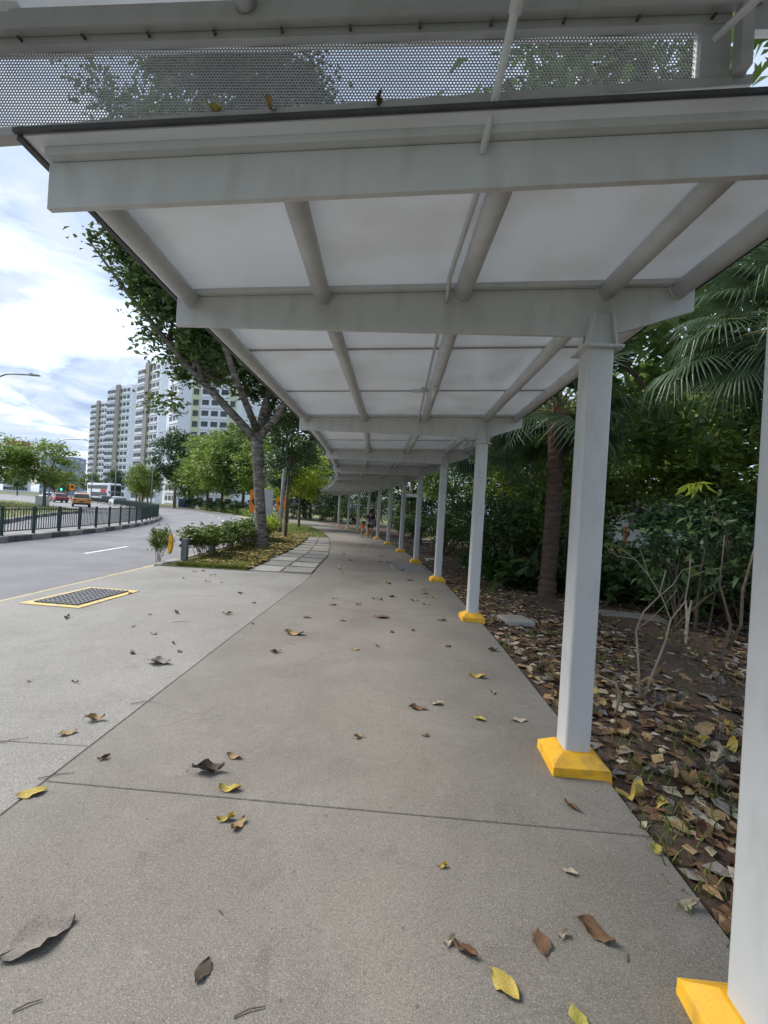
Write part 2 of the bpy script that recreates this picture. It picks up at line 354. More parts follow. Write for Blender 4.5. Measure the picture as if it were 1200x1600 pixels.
# kerb along the road outside the verge
ke = empty('road_kerb'); structure(ke)
ky = 9.8
while ky < 80:
    y1 = ky + (1.1 if ky < 40 else 3)
    p = [(road_edge(ky + 0.01), ky + 0.01), (road_edge(ky + 0.01) + 0.2, ky + 0.01), (road_edge(y1) + 0.2, y1), (road_edge(y1), y1)]
    MB().prism(p, -0.2, 0.035).build('kerb_stone', M_kerb_w, ke, bevel=0.015, seg=1); ky = y1
# far verge outside the bend and the island on the left
fv = [(road_edge(y) + 0.22, y) for y in np.arange(52, 130, 4)]
structure(MB().prism(fv + [(40, 128), (40, 52.2), (-12, 52)], -0.25, 0.01).build('far_verge', M_turf))
isl = [(-15.5, 15.5), (-17.3, 19.6), (-20.3, 25), (-23.5, 31.5), (-24.6, 35), (-26.5, 38), (-33, 43.5), (-47, 56), (-75, 58), (-80, 30), (-60, 14), (-30, 11), (-16.5, 12.5)]
structure(MB().prism(isl, -0.2, 0.10).build('traffic_island', M_turf, bevel=0.03))
ik = empty('island_kerb'); structure(ik)
for i in range(0, 8):
    a, b = Vector(isl[i]), Vector(isl[i + 1]); n = max(1, int((b - a).length / 1.0)); d = (b - a) / n
    for j in range(n):
        q0, q1 = a + d * j, a + d * (j + 1) * 1.0
        c_ = (q0 + q1) / 2; ang = math.atan2(d.y, d.x)
        nrm = Vector((d.y, -d.x)).normalized() * 0.10
        MB().box((c_.x + nrm.x, c_.y + nrm.y, -0.03), (d.length - 0.02, 0.18, 0.30), ang).build('kerb_stone', (M_kerb_d, M_kerb_w)[j % 2], ik)

# painted lines
def line(name, pts, w, z, m, label):
    l, r = [], []
    for i, p in enumerate(pts):
        a, b = Vector(pts[max(i - 1, 0)]), Vector(pts[min(i + 1, len(pts) - 1)])
        t = (b - a).normalized(); n = Vector((t.y, -t.x)) * w / 2
        l.append((p[0] - n.x, p[1] - n.y)); r.append((p[0] + n.x, p[1] + n.y))
    o = sheet(name, l, r, z, m); structure(o); o['label'] = label
    return o
line('road_line', [(road_edge(y) - 0.16, y) for y in np.arange(-5, 80, 1.5)], 0.11, ROAD_Z + 0.004, M_yline, 'continuous worn yellow line along the near road edge')
def lane_x(y): return -7.72 - (max(0, y - 8) ** 2) / 150 - 0.01 * max(0, y - 8)
for y0 in (3.0, 11.5, 20.5, 29, 36, 42, 48, 54):
    line('lane_dash', [(lane_x(y), y) for y in np.linspace(y0, y0 + 2.2, 4)], 0.12, ROAD_Z + 0.004, M_wline, 'white dash of the lane line on the asphalt')

# drain grate with yellow surround in the apron
dg = empty('drain_grate', (-4.29, 6.36, 0.0), R(-4)); tag(dg, 'black iron drain grate with a yellow painted border in the driveway apron', 'drain grate')
gw, gd = 0.84, 1.26
for (cx, cy, sx, sy) in ((0, -gd / 2 + 0.05, gw, 0.10), (0, gd / 2 - 0.05, gw, 0.10), (-gw / 2 + 0.05, 0, 0.10, gd - 0.2), (gw / 2 - 0.05, 0, 0.10, gd - 0.2)):
    MB().box((cx, cy, 0.004), (sx, sy, 0.008)).build('border', M_yline, dg)
MB().box((0, 0, 0.003), (gw - 0.2, gd - 0.2, 0.004)).build('pit_shade', M_flash, dg)  # flat dark plate, shade of the missing hole put into its colour
me = MB().box((0, 0, 0), (gw - 0.21, 0.018, 0.02)).mesh('cross_bar', M_iron)
for i in range(15): link('cross_bar', me, dg, (0, -gd / 2 + 0.13 + i * (gd - 0.26) / 14, 0.014))
me = MB().box((0, 0, 0), (0.02, gd - 0.22, 0.026)).mesh('bar', M_iron)
for i in range(9): link('bar', me, dg, (-gw / 2 + 0.13 + i * (gw - 0.26) / 8, 0, 0.014))
# grey service cover flush in the path, pale slab in the soil
sc_ = empty('service_cover', (0.70, 12.05, 0.0), R(3)); tag(sc_, 'flat grey metal service cover set in the path near the columns', 'cover')
MB().box((0, 0, 0.004), (0.84, 1.05, 0.008)).build('frame', M_galv, sc_)
M_cover = mat('cover_plate', (0.17, 0.18, 0.19), (0.24, 0.25, 0.26), 0.55, 5, metallic=0.2)
for sx in (-1, 1): MB().box((sx * 0.195, 0, 0.010), (0.37, 0.96, 0.008)).build('plate', M_cover, sc_)
s_ = MB().box((2.06, 6.5, 0.0), (0.40, 0.44, 0.07), R(8)).build('inspection_slab', M_paver, bevel=0.01)
tag(s_, 'small pale concrete inspection slab lying in the leafy soil', 'slab')
s_ = MB().box((4.3, 7.4, -0.02), (1.0, 0.5, 0.05), R(-14)).build('stepping_slab', M_paver2, bevel=0.012)
tag(s_, 'dark weathered slab lying in the soil behind the bare sapling', 'slab')
s_ = MB().box((1.78, 14.6, 0.0), (0.55, 0.5, 0.06), R(8)).build('inspection_slab', M_paver, bevel=0.01)
tag(s_, 'distant pale concrete slab in the soil beside the third column', 'slab')

# ------------------------------------------------------------------ covered walkway
SL = 0.058                                   # fall of the roof across its width
def zp(n): return 2.855 + (n + 2.7) * SL       # underside of the roof panels at lateral offset n from the columns
frames = []                                  # origin, right vector, tangent
for i, (x, y) in enumerate(COLS):
    a = Vector(COLS[max(i - 1, 0)]); b = Vector(COLS[min(i + 1, len(COLS) - 1)])
    t = (b - a).normalized()
    if i == 0: t = Vector((0.045, 1)).normalized()
    frames.append((Vector((x, y)), Vector((t.y, -t.x)), t))
t = Vector((0.06, 1)).normalized()
f_end = (Vector((1.27, 1.60)), Vector((t.y, -t.x)), t)     # end beam, no column
def W(fr, n, s, z): p = fr[0] + fr[1] * n + fr[2] * s; return (p.x, p.y, z)
def frz(fr): return math.atan2(fr[1].y, fr[1].x)

cw = empty('covered_walkway'); tag(cw, 'long curving covered walkway with pale grey steel columns and a white panel roof', 'walkway shelter')
# column: hollow section with rounded corners
def rounded_rect(w, d, r, k=4):
    pts = []
    for (cx, cy, a0) in ((w / 2 - r, d / 2 - r, 0), (-w / 2 + r, d / 2 - r, 90), (-w / 2 + r, -d / 2 + r, 180), (w / 2 - r, -d / 2 + r, 270)):
        for j in range(k + 1):
            a = R(a0 + 90 * j / k); pts.append((cx + r * math.cos(a), cy + r * math.sin(a)))
    return pts
def column_meshes(h, w=0.158, seed=1):
    col_me = MB().prism(rounded_rect(w, w, 0.02), 0.05, h).build('tmp', M_steel, smooth=True); me1 = col_me.data; me1.set_sharp_from_angle(angle=R(30))
    bpy.data.objects.remove(col_me)
    b0 = 0.168
    mb = MB(); lv = [(b0, -0.02), (b0, 0.052), (b0 - 0.006, 0.058), (w / 2 + 0.012, 0.112), (w / 2 - 0.01, 0.114)]
    jr = random.Random(seed)
    vs = [(sx * a + jr.uniform(-.007, .007), sy * a + jr.uniform(-.007, .007), z + (jr.uniform(-.006, .006) if 0 < z < 0.1 else 0)) for a, z in lv for sx, sy in ((-1, -1), (1, -1), (1, 1), (-1, 1))]
    fs = [(4 * i + j, 4 * i + (j + 1) % 4, 4 * i + 4 + (j + 1) % 4, 4 * i + 4 + j) for i in range(len(lv) - 1) for j in range(4)]
    tmp = mb.add(vs, fs).build('tmp', M_yellow, bevel=0.004, seg=2); me2 = tmp.data; bpy.data.objects.remove(tmp)
    return me1, me2
me_col, me_pl = column_meshes(2.575)
PLS = [me_pl] + [column_meshes(2.575, seed=q)[1] for q in (2, 3, 4)]
me_cap = MB().box((0, 0, 2.584), (0.235, 0.235, 0.014)).mesh('cap_plate', M_steel)
def gusset(axis, s):
    mb = MB(); t_ = 0.011
    if axis == 'x': pr = [(0.0, 2.592), (0.10, 2.592), (0.062, 2.80), (0.0, 2.80)]; f = lambda a, b, q: (s * a, q, b)
    else: pr = [(0.0, 2.592), (0.10, 2.592), (0.055, 2.80), (0.0, 2.80)]; f = lambda a, b, q: (q, s * a, b)
    if axis == 'x': pr = [(0.012, 2.592), (0.095, 2.592), (0.066, 2.80), (0.012, 2.80)]
    vs = [f(a, b, q) for q in (-t_ / 2, t_ / 2) for a, b in pr]
    return mb.add(vs, [(0, 1, 2, 3), (7, 6, 5, 4), (0, 4, 5, 1), (1, 5, 6, 2), (2, 6, 7, 3), (3, 7, 4, 0)])
def bracket():
    """two tapering side plates with a stiffener, welded to the beam in front and behind"""
    out = []
    for s in (-1, 1):
        mb = MB()
        for sx in (-1, 1):
            pr = [(sx * 0.088, 2.592), (sx * 0.076, 2.592), (sx * 0.048, 2.80), (sx * 0.060, 2.80)]
            vs = [(a, s * q, b) for q in (0.016, 0.095) for a, b in pr]
            mb.add(vs, [(0, 1, 2, 3), (7, 6, 5, 4), (0, 4, 5, 1), (1, 5, 6, 2), (2, 6, 7, 3), (3, 7, 4, 0)])
        pr = [(-0.0755, 2.592), (0.0755, 2.592), (0.0475, 2.795), (-0.0475, 2.795)]
        vs = [(a, s * q, b) for q in (0.05, 0.058) for a, b in pr]
        mb.add(vs, [(0, 1, 2, 3), (7, 6, 5, 4), (0, 4, 5, 1), (1, 5, 6, 2), (2, 6, 7, 3), (3, 7, 4, 0)])
        out.append(mb.mesh('bracket', M_steel))
    return out
me_br = bracket()
# beam: cranked web with flange on top
def beam_mesh(bot, h=0.014):
    tp = [(0.57, zp(0.57) - 0.036), (0.10, zp(0.10) - 0.036), (-0.10, zp(-0.10) - 0.036), (-2.70, zp(-2.70) - 0.036)]
    pr = bot + tp; n = 8
    mb = MB(); mb.add([(a, q, b) for q in (-h, h) for a, b in pr],
        [(0, 1, 6, 7), (1, 2, 5, 6), (2, 3, 4, 5), (15, 14, 9, 8), (14, 13, 10, 9), (13, 12, 11, 10)] + [(i, n + i, n + (i + 1) % n, (i + 1) % n) for i in range(n)])
    tmp = mb.build('tmp', M_steel, bevel=0.002, seg=1); me = tmp.data; bpy.data.objects.remove(tmp)
    fl = MB(); z0, z1 = zp(-2.70), zp(0.57)
    fl.add([(a, q, z + dz) for q in (-0.05, 0.05) for a, z in ((-2.69, z0), (0.56, z1)) for dz in (-0.034, -0.003)],
           [(0, 1, 3, 2), (4, 6, 7, 5), (0, 2, 6, 4), (1, 5, 7, 3), (0, 4, 5, 1), (2, 3, 7, 6)])
    return me, fl.mesh('packing_strip', M_steel)
me_beam, me_strip = beam_mesh([(-2.70, 2.632), (-0.10, 2.672), (0.10, 2.69), (0.57, 2.855)])
me_beam0, _ = beam_mesh([(-2.70, 2.635), (-0.10, 2.80), (0.10, 2.812), (0.57, 2.842)])
me_caulk = None
for i, fr in enumerate(frames):
    rz = frz(fr); loc = (fr[0].x, fr[0].y, 0)
    c_ = link('column', me_col, cw, loc, rz)
    link('plinth', PLS[i % 4], c_); link('cap_plate', me_cap, c_)
    for b_ in me_br: link('bracket', b_, c_)
    bm_ = link('beam', me_beam, cw, loc, rz); link('packing_strip', me_strip, bm_)
bm_ = link('end_beam', me_beam0, cw, (f_end[0].x, f_end[0].y, 0), frz(f_end)); link('packing_strip', me_strip, bm_)
allf = [f_end] + frames
TUBES = [-2.60, -1.745, -0.86, 0.03, 0.47]
for i in range(len(allf) - 1):
    A, B = allf[i], allf[i + 1]
    for n in TUBES:
        z = zp(n) - 0.060
        MB().tube([W(A, n, 0.013, z), W(B, n, -0.013, z)], 0.054, 18).tube([W(A, n, 0.013, z), W(A, n, 0.026, z)], 0.0585, 18).tube([W(B, n, -0.026, z), W(B, n, -0.013, z)], 0.0585, 18).build('purlin', M_steel, cw, smooth=True)
    n = -0.955; z = zp(n) - 0.030
    pts = [W(A, n, 0.014, z - 0.07), W(A, n, 0.08, z - 0.045), W(A, n, 0.18, z)] + [W(B, n, -0.18, z), W(B, n, -0.08, z - 0.045), W(B, n, -0.014, z - 0.07)]
    MB().tube(pts, 0.0135, 8).build('conduit', M_steel, cw, smooth=True)
    # roof panels with narrow joints and a joint bar on top
    fr_ = [0.0, 1.0] if i == 0 else [0.0, 0.285, 0.65, 1.0]
    def Q(f, n, z):
        a = Vector(W(A, n, 0.0, z)); b = Vector(W(B, n, 0.0, z)); return tuple(a + (b - a) * f)
    for k in range(len(fr_) - 1):
        g = 0.0045 / max(0.5, (Vector(W(B, 0, 0, 0)) - Vector(W(A, 0, 0, 0))).length)
        f0, f1 = fr_[k] + g, fr_[k + 1] - g
        if i == 0 and k == 0: f0 = -0.09
        vs = [Q(f, n, zp(n) + dz) for dz in (0.0, 0.018) for f in (f0, f1) for n in (-2.74, 0.62)]
        MB().add(vs, [(0, 1, 3, 2), (4, 6, 7, 5), (0, 4, 5, 1), (2, 3, 7, 6), (0, 2, 6, 4), (1, 5, 7, 3)]).build('roof_panel', M_panel, cw)
        if k:
            f = fr_[k]; w_ = 0.03 / 3.6
            vs = [Q(q, n, zp(n) + dz) for dz in (0.0195, 0.035) for q in (f - w_, f + w_) for n in (-2.73, 0.61)]
            MB().add(vs, [(0, 1, 3, 2), (4, 6, 7, 5), (0, 4, 5, 1), (2, 3, 7, 6), (0, 2, 6, 4), (1, 5, 7, 3)]).build('joint_bar', M_flash, cw)
            vs = [Q(q, n, zp(n) + dz) for dz in (-0.006, -0.001) for q in (f - w_ * 0.42, f + w_ * 0.42) for n in (-2.72, 0.60)]
            MB().add(vs, [(0, 1, 3, 2), (4, 6, 7, 5), (0, 4, 5, 1), (2, 3, 7, 6), (0, 2, 6, 4), (1, 5, 7, 3)]).build('sealant_joint', M_rail, cw)
    f0 = -0.09 if i == 0 else 0
    for n0, n1 in ((-2.765, -2.741), (0.621, 0.645)):
        vs = [Q(f, n, zp(n) + dz) for dz in (-0.012, 0.04) for f in (f0, 1.0) for n in (n0, n1)]
        MB().add(vs, [(0, 1, 3, 2), (4, 6, 7, 5), (0, 4, 5, 1), (2, 3, 7, 6), (0, 2, 6, 4), (1, 5, 7, 3)]).build('eave_flashing', M_flash, cw)
# near edge of the roof: dark gasket over a pale trim
def bar_n(fr, s0, s1, n0, n1, za, zb, name, m, parent):
    vs = [W(fr, n, s, zp(n) + dz) for dz in (za, zb) for s in (s0, s1) for n in (n0, n1)]
    return MB().add(vs, [(0, 1, 3, 2), (4, 6, 7, 5), (0, 4, 5, 1), (2, 3, 7, 6), (0, 2, 6, 4), (1, 5, 7, 3)]).build(name, m, parent)
bar_n(f_end, -0.118, -0.104, -2.76, 0.64, 0.002, 0.019, 'edge_gasket', M_flash, cw)
for sf, (i, t_) in enumerate(((1, 0.60), (5, 0.5))):
    A, B = allf[i], allf[i + 1]
    def Q2(n, z, f=t_):
        a = Vector(W(A, n, 0, z)); b = Vector(W(B, n, 0, z)); return a + (b - a) * f
    lp = tag(empty('walkway_lamp'), ('white batten lamp with junction box on the roof tube between the two nearest columns', 'small white lamp on a roof tube far down the walkway')[sf], 'lamp', 'lamps under the walkway roof')
    n = -0.86; z = zp(n) - 0.125
    MB().tube([Q2(n, z, t_ - 0.10), Q2(n, z, t_ + 0.10)], 0.022, 12).build('batten', M_panel, lp, smooth=True)
    for d in (-0.10, 0.10): MB().tube([Q2(n, z, t_ + d - 0.012), Q2(n, z, t_ + d + 0.012)], 0.030, 12).build('end_cap', M_steel, lp, smooth=True)
    p = Q2(n - 0.10, zp(n) - 0.055); MB().box(p, (0.07, 0.10, 0.05), frz(A)).build('junction_box', M_steel, lp, bevel=0.006)
    for a in (-0.16, 0.05):
        q = Q2(n - 0.17, zp(n) - 0.06 + a * 0.2, t_ + a * 0.15); MB().box(q, (0.11, 0.018, 0.022), frz(A) + a * 3).build('bracket_arm', M_steel, lp)

# ------------------------------------------------------------------ taller shelter overhead with perforated screen
us = empty('upper_shelter'); tag(us, 'taller grey shelter overhead with a perforated metal screen and the nearest column', 'shelter')
me_col2, me_pl2 = column_meshes(3.30, 0.165)
c_ = link('column', me_col2, us, (1.195, 1.235, 0), R(-3.0)); link('plinth', me_pl2, c_)
t = Vector((0.06, 1)).normalized(); f_s = (Vector((1.215, 1.545)), Vector((t.y, -t.x)), t)
# lateral n measured from f_s origin; screen between z_bot and z_top
def zb(n): return 2.91 + (n + 2.62) * 0.074
def zt(n): return 3.215 + (n + 2.62) * 0.026
def bar_s(s0, s1, n0, n1, fa, fb, name, m, bevel=0.0):
    vs = [W(f_s, n, s, fz(n)) for fz in (fa, fb) for s in (s0, s1) for n in (n0, n1)]
    return MB().add(vs, [(0, 1, 3, 2), (4, 6, 7, 5), (0, 4, 5, 1), (2, 3, 7, 6), (0, 2, 6, 4), (1, 5, 7, 3)]).build(name, m, us, bevel=bevel)
bar_s(-0.03, 0.02, -2.95, -0.10, lambda n: zt(n), lambda n: zt(n) + 0.048, 'screen_top_angle', M_rail)
bar_s(-0.065, -0.031, -2.95, -0.02, lambda n: zt(n) + 0.030, lambda n: zt(n) + 0.105, 'fascia_beam', M_rail, 0.004)
bar_s(-0.03, 0.02, -2.95, -0.02, lambda n: zb(n) - 0.035, lambda n: zb(n), 'screen_bottom_angle', M_rail, 0.004)
bar_s(-0.028, 0.018, -0.199, -0.10, lambda n: zb(n) + 0.001, lambda n: zt(n) - 0.001, 'screen_end_plate', M_rail)
bar_s(-0.075, -0.031, -0.095, -0.055, lambda n: zb(n) - 0.01, lambda n: zt(n) + 0.029, 'screen_post', M_rail)
# perforated sheet: real round-ish holes in staggered rows
pitch = 0.0126; rw = pitch * 0.866
mb = MB(); n = -2.93; vs = []; fs = []
cols_n = int((2.93 - 0.20) / pitch)
hexo = [(math.cos(R(60 * k + 30)), math.sin(R(60 * k + 30))) for k in range(6)]
Ro, Ri = pitch / math.sqrt(3), pitch * 0.37
for r_ in range(0, 52):
    for c_i in range(cols_n):
        nn = -2.93 + (c_i + 0.5 + 0.5 * (r_ % 2)) * pitch; zz = 2.87 + r_ * rw
        if nn > -0.205 or zz < zb(nn) - 0.008 or zz > zt(nn) + 0.008: continue
        o = len(vs)
        for (a, b) in hexo: vs.append(W(f_s, nn + a * Ro, 0.0, zz + b * Ro))
        for (a, b) in hexo: vs.append(W(f_s, nn + a * Ri, 0.0, zz + b * Ri))
        for (a, b) in hexo: vs.append(W(f_s, nn + a * Ri, 0.002, zz + b * Ri))
        for k in range(6):
            j = (k + 1) % 6
            fs.append((o + k, o + j, o + 6 + j, o + 6 + k)); fs.append((o + 6 + k, o + 6 + j, o + 12 + j, o + 12 + k))
mb.add(vs, fs); me = mb.mesh('perforated_sheet', M_screen); o = link('perforated_sheet', me, us); o['kind'] = 'stuff'
# screws along the top angle
me_scr = MB().tube([(0, 0, 0), (0, -0.016, -0.003), (0, -0.022, -0.012)], [0.006, 0.005, 0.003], 8).mesh('screw', M_flash)
for i in range(11):
    n = -2.72 + i * 0.255; p = W(f_s, n, -0.032, zt(n) + 0.016); link('screw', me_scr, us, p)
# the upper roof itself: sheet, tubes and clips
def zu(n): return zt(n) + 0.135
vs = [W(f_s, n, s, zu(n) + dz) for dz in (0.0, 0.03) for s in (-17.0, -0.02) for n in (-3.4, 0.7)]  # lengthened unseen behind the camera to cut light from there
MB().add(vs, [(0, 1, 3, 2), (4, 6, 7, 5), (0, 4, 5, 1), (2, 3, 7, 6), (0, 2, 6, 4), (1, 5, 7, 3)]).build('roof_panel', M_panel, us)
vs = [W(f_s, n, s, zu(n) + dz) for dz in (-0.018, 0.04) for s in (-0.019, 0.0) for n in (-3.4, 0.7)]
MB().add(vs, [(0, 1, 3, 2), (4, 6, 7, 5), (0, 4, 5, 1), (2, 3, 7, 6), (0, 2, 6, 4), (1, 5, 7, 3)]).build('edge_gasket', M_flash, us)
for n in (-1.83, -0.05):
    MB().tube([W(f_s, n, -16.9, zu(n) - 0.045), W(f_s, n, -0.07, zu(n) - 0.045)], 0.042, 16).build('purlin', M_steel, us, smooth=True)
for n in (-2.75, -1.83, -0.9):
    MB().box(W(f_s, n, -0.05, zu(n) - 0.024), (0.06, 0.03, 0.04)).build('clip', M_steel, us)
# conduit dropping from the upper roof to the end beam
pts = [(0.345, 0.9, 3.31), (0.345, 1.28, 3.30), (0.342, 1.40, 3.24), (0.325, 1.48, 3.12), (0.290, 1.645, 2.875)]
MB().tube(pts, 0.0145, 12).build('conduit', M_panel, us, smooth=True)
MB().tube([(0.345, 1.31, 3.288), (0.342, 1.40, 3.24), (0.333, 1.445, 3.175)], [0.022, 0.023, 0.021], 12).build('conduit_coupling', M_panel, us, smooth=True)
# side beam of the upper shelter to the right
MB().tube([(1.09, 1.27, 3.16), (1.02, 1.47, 3.16)], 0.013, 8).build('brace', M_steel, us, smooth=True)
MB().box((1.30, 1.50, 3.33), (0.34, 0.03, 0.20), R(-4)).build('side_fascia', M_rail, us)

# ------------------------------------------------------------------ median with kerb stones and green railing
md = empty('road_median'); structure(md)
yk = 9.0; k = 0
med = []
while yk < 100:
    sl = median_slope(yk); ln = 1.0 if yk < 45 else 2.5
    med.append((median_x(yk), yk)); yk += ln / math.sqrt(1 + sl * sl)
for i in range(len(med) - 1):
    a, b = Vector(med[i]), Vector(med[i + 1]); c_ = (a + b) / 2; d = b - a
    MB().box((c_.x, c_.y, 0.0), (d.length - 0.025, 0.42, 0.22), math.atan2(d.y, d.x)).build('kerb_stone', (M_kerb_d, M_kerb_w)[i % 2], md, bevel=0.02, seg=1)
rl = empty('median_railing'); tag(rl, 'dark green steel railing with upright bars along the curved road median', 'railing')
posts = []; yk = 10.2
while yk < 92:
    sl = median_slope(yk); posts.append((median_x(yk) , yk)); yk += 1.38 / math.sqrt(1 + sl * sl)
me_post = MB().box((0, 0, 0.44), (0.07, 0.07, 0.88)).box((0, 0, 0.885), (0.085, 0.085, 0.015)).mesh('post', M_green)
me_bar = MB().box((0, 0, 0.48), (0.02, 0.02, 0.70)).mesh('bar', M_green)
far = MB(); nb = 0
for i, p in enumerate(posts):
    q = posts[min(i + 1, len(posts) - 1)]; d = Vector(q) - Vector(p); ang = math.atan2(d.y, d.x)
    link('post', me_post, rl, (p[0], p[1], 0.11), ang)
    if d.length < 0.1: continue
    for z in (0.24, 0.90):
        MB().box(((p[0] + q[0]) / 2, (p[1] + q[1]) / 2, z), (d.length - 0.07, 0.035, 0.035), ang).build('rail', M_green, rl)
    for j in range(1, 11):
        x, y = p[0] + d.x * j / 11, p[1] + d.y * j / 11
        if nb < 290: link('bar', me_bar, rl, (x, y, 0.11), ang); nb += 1
        else: far.box((x, y, 0.59), (0.02, 0.02, 0.70), ang)
o = far.build('far_bars', M_green, rl); o['kind'] = 'stuff'

# ------------------------------------------------------------------ foliage tools
def leaf_quads(P, size, rng, up=0.35, asp=0.45, droop=0.0):
    """one folded diamond per point, random turn, mostly facing up"""
    n = len(P)
    d = rng.normal(size=(n, 3)); d[:, 2] = d[:, 2] * 0.5 - droop; d /= np.linalg.norm(d, axis=1)[:, None]
    nn = rng.normal(size=(n, 3)) * (1 - up); nn[:, 2] = np.abs(nn[:, 2]) + up * 1.4
    s = np.cross(d, nn); s /= np.linalg.norm(s, axis=1)[:, None] + 1e-9
    u = np.cross(s, d)
    ln = (size * rng.uniform(0.65, 1.35, n))[:, None]; wd = ln * asp * rng.uniform(0.8, 1.2, n)[:, None]
    a = P; b = P + d * ln * 0.45 + s * wd * 0.5 + u * wd * 0.18; c = P + d * ln - u * ln * 0.12; e = P + d * ln * 0.45 - s * wd * 0.5 + u * wd * 0.18
    V = np.stack([a, b, c, e], 1).reshape(-1, 3)
    F = np.arange(4 * n).reshape(-1, 4)
    return V, F
def np_mesh(name, V, F, m):
    me = bpy.data.meshes.new(name)
    me.vertices.add(len(V)); me.vertices.foreach_set('co', np.asarray(V, dtype=np.float32).ravel())
    k = F.shape[1]
    me.loops.add(F.size); me.loops.foreach_set('vertex_index', F.ravel().astype(np.int32))
    me.polygons.add(len(F)); me.polygons.foreach_set('loop_start', np.arange(0, F.size, k, dtype=np.int32))
    me.polygons.foreach_set('loop_total', np.full(len(F), k, dtype=np.int32))
    me.update(calc_edges=True); me.validate(); me.materials.append(m)
    return me
def clump_points(rng, centres, per, rad):
    out = []
    for c in centres:
        n = int(per * rng.uniform(0.5, 1.4)); r = rad * rng.uniform(0.7, 1.3)
        q = rng.normal(size=(n, 3)) * np.array([r, r, r * 0.55]) * 0.55
        out.append(q + c)
    return np.concatenate(out)
def ellipsoid_centres(rng, n, c, r, shell=0.45, keep=None):
    out = []
    while len(out) < n:
        v = rng.normal(size=3); v /= np.linalg.norm(v); v *= (shell + (1 - shell) * rng.uniform() ** 0.6)
        p = np.array(c) + v * np.array(r)
        if keep is None or keep(p): out.append(p)
    return np.array(out)
def limb(mb, a, b, r0, r1, rng, sag=0.15, seg=7, n=5):
    a, b = Vector(a), Vector(b); L_ = (b - a).length; pts = []; rr = []
    off = Vector((rng.uniform(-1, 1), rng.uniform(-1, 1), rng.uniform(0.2, 1))) * L_ * sag
    for i in range(n):
        t = i / (n - 1); pts.append(a.lerp(b, t) + off * math.sin(math.pi * t) * (1 - t * 0.3)); rr.append(r0 + (r1 - r0) * t)
    mb.tube(pts, rr, seg, cap=False)
    return pts
def tree_meshes(seed, h, r0, crown_c, crown_r, n_cl, per, cl_r, leaf, mleaf, mbark, shell=0.45, lean=(0, 0), asp=0.45, limbs=12, fork=0.45, droop=0.0, up=0.35):
    rng = np.random.RandomState(seed)
    mb = MB(); top = Vector((lean[0], lean[1], h * fork))
    pts = [Vector((0, 0, -0.2)), Vector((0, 0, 0.05)), Vector((lean[0] * 0.3 + rng.uniform(-.1, .1) * r0 * 4, lean[1] * 0.3, h * fork * 0.5)), top]
    mb.tube(pts, [r0 * 1.5, r0 * 1.25, r0 * 0.95, r0 * 0.75], 9)
    cc = ellipsoid_centres(rng, n_cl, crown_c, crown_r, shell)
    for p in cc[:limbs]: limb(mb, top - Vector((0, 0, rng.uniform(0, 0.15) * h * fork)), p, r0 * 0.5, r0 * 0.08, rng)
    V, F = leaf_quads(clump_points(rng, cc, per, cl_r), leaf, rng, up, asp, droop)
    return mb.mesh('trunk', mbark, True), np_mesh('crown', V, F, mleaf)
TREE_CACHE = {}
def tree(name, label, loc, key, scale=1.0, rz=0.0, group=None, cat='tree', **k):
    if key not in TREE_CACHE: TREE_CACHE[key] = tree_meshes(**k)
    tm, cm = TREE_CACHE[key]
    o = empty(name, loc, rz); o.scale = (scale,) * 3 if not hasattr(scale, '__len__') else scale
    link('trunk', tm, o); link('crown', cm, o)
    return tag(o, label, cat, group)

# ------------------------------------------------------------------ the big leaning tree on the verge
bt = empty('roadside_tree', (-4.03, 14.7, 0)); tag(bt, 'large tree with a mottled grey trunk and spreading crown on the grass verge', 'tree')
rng = np.random.RandomState(11)
mb = MB()
mb.tube([(0, 0, -0.2), (0, 0, 0.0), (-0.02, 0, 0.35), (-0.13, 0, 1.2), (-0.24, 0, 2.1), (-0.33, 0, 3.0), (-0.42, 0, 3.75)], [0.28, 0.25, 0.205, 0.18, 0.172, 0.18, 0.21], 16)
LIMBS = [
    ([(-0.42, 0, 3.6), (-1.0, -0.1, 4.25), (-1.82, -0.2, 5.05), (-2.6, -0.3, 5.8), (-3.44, -0.4, 6.7), (-4.7, -0.6, 8.1), (-5.9, -0.8, 9.6)], [0.20, 0.17, 0.15, 0.13, 0.11, 0.08, 0.03]),
    ([(-2.2, -0.25, 5.4), (-2.5, -0.6, 6.6), (-3.3, -1.0, 8.2), (-4.2, -1.4, 10.2), (-5.0, -1.8, 12.4)], [0.11, 0.10, 0.085, 0.06, 0.025]),
    ([(-0.42, 0, 3.6), (-0.3, 0.2, 4.6), (-0.1, 0.5, 6.2), (-0.6, 0.6, 8.4), (-1.4, 0.3, 11.0), (-1.8, 0, 13.5)], [0.20, 0.17, 0.15, 0.12, 0.08, 0.03]),
    ([(-0.38, 0, 3.7), (0.2, -0.1, 4.4), (0.9, -0.4, 5.6), (1.9, -0.8, 7.4), (2.8, -1.1, 9.6), (3.4, -1.3, 12.0)], [0.17, 0.15, 0.13, 0.10, 0.07, 0.03]),
    ([(-0.35, 0.1, 3.9), (-0.2, 1.0, 5.2), (0.2, 2.2, 7.0), (0.3, 3.2, 9.4)], [0.15, 0.12, 0.09, 0.03]),
    ([(-0.4, -0.1, 4.0), (-0.8, -1.3, 5.4), (-1.3, -2.6, 7.4), (-1.6, -3.4, 10.0)], [0.15, 0.12, 0.09, 0.03]),
]
for p, r_ in LIMBS: mb.tube(p, [q * 0.8 for q in r_], 10)
def keep(p): 
    rad = math.hypot(p[0] + 0.3, p[1]); return rad < (p[2] - 2.2) * 1.0 and rad > (p[2] - 5.2) * 0.25
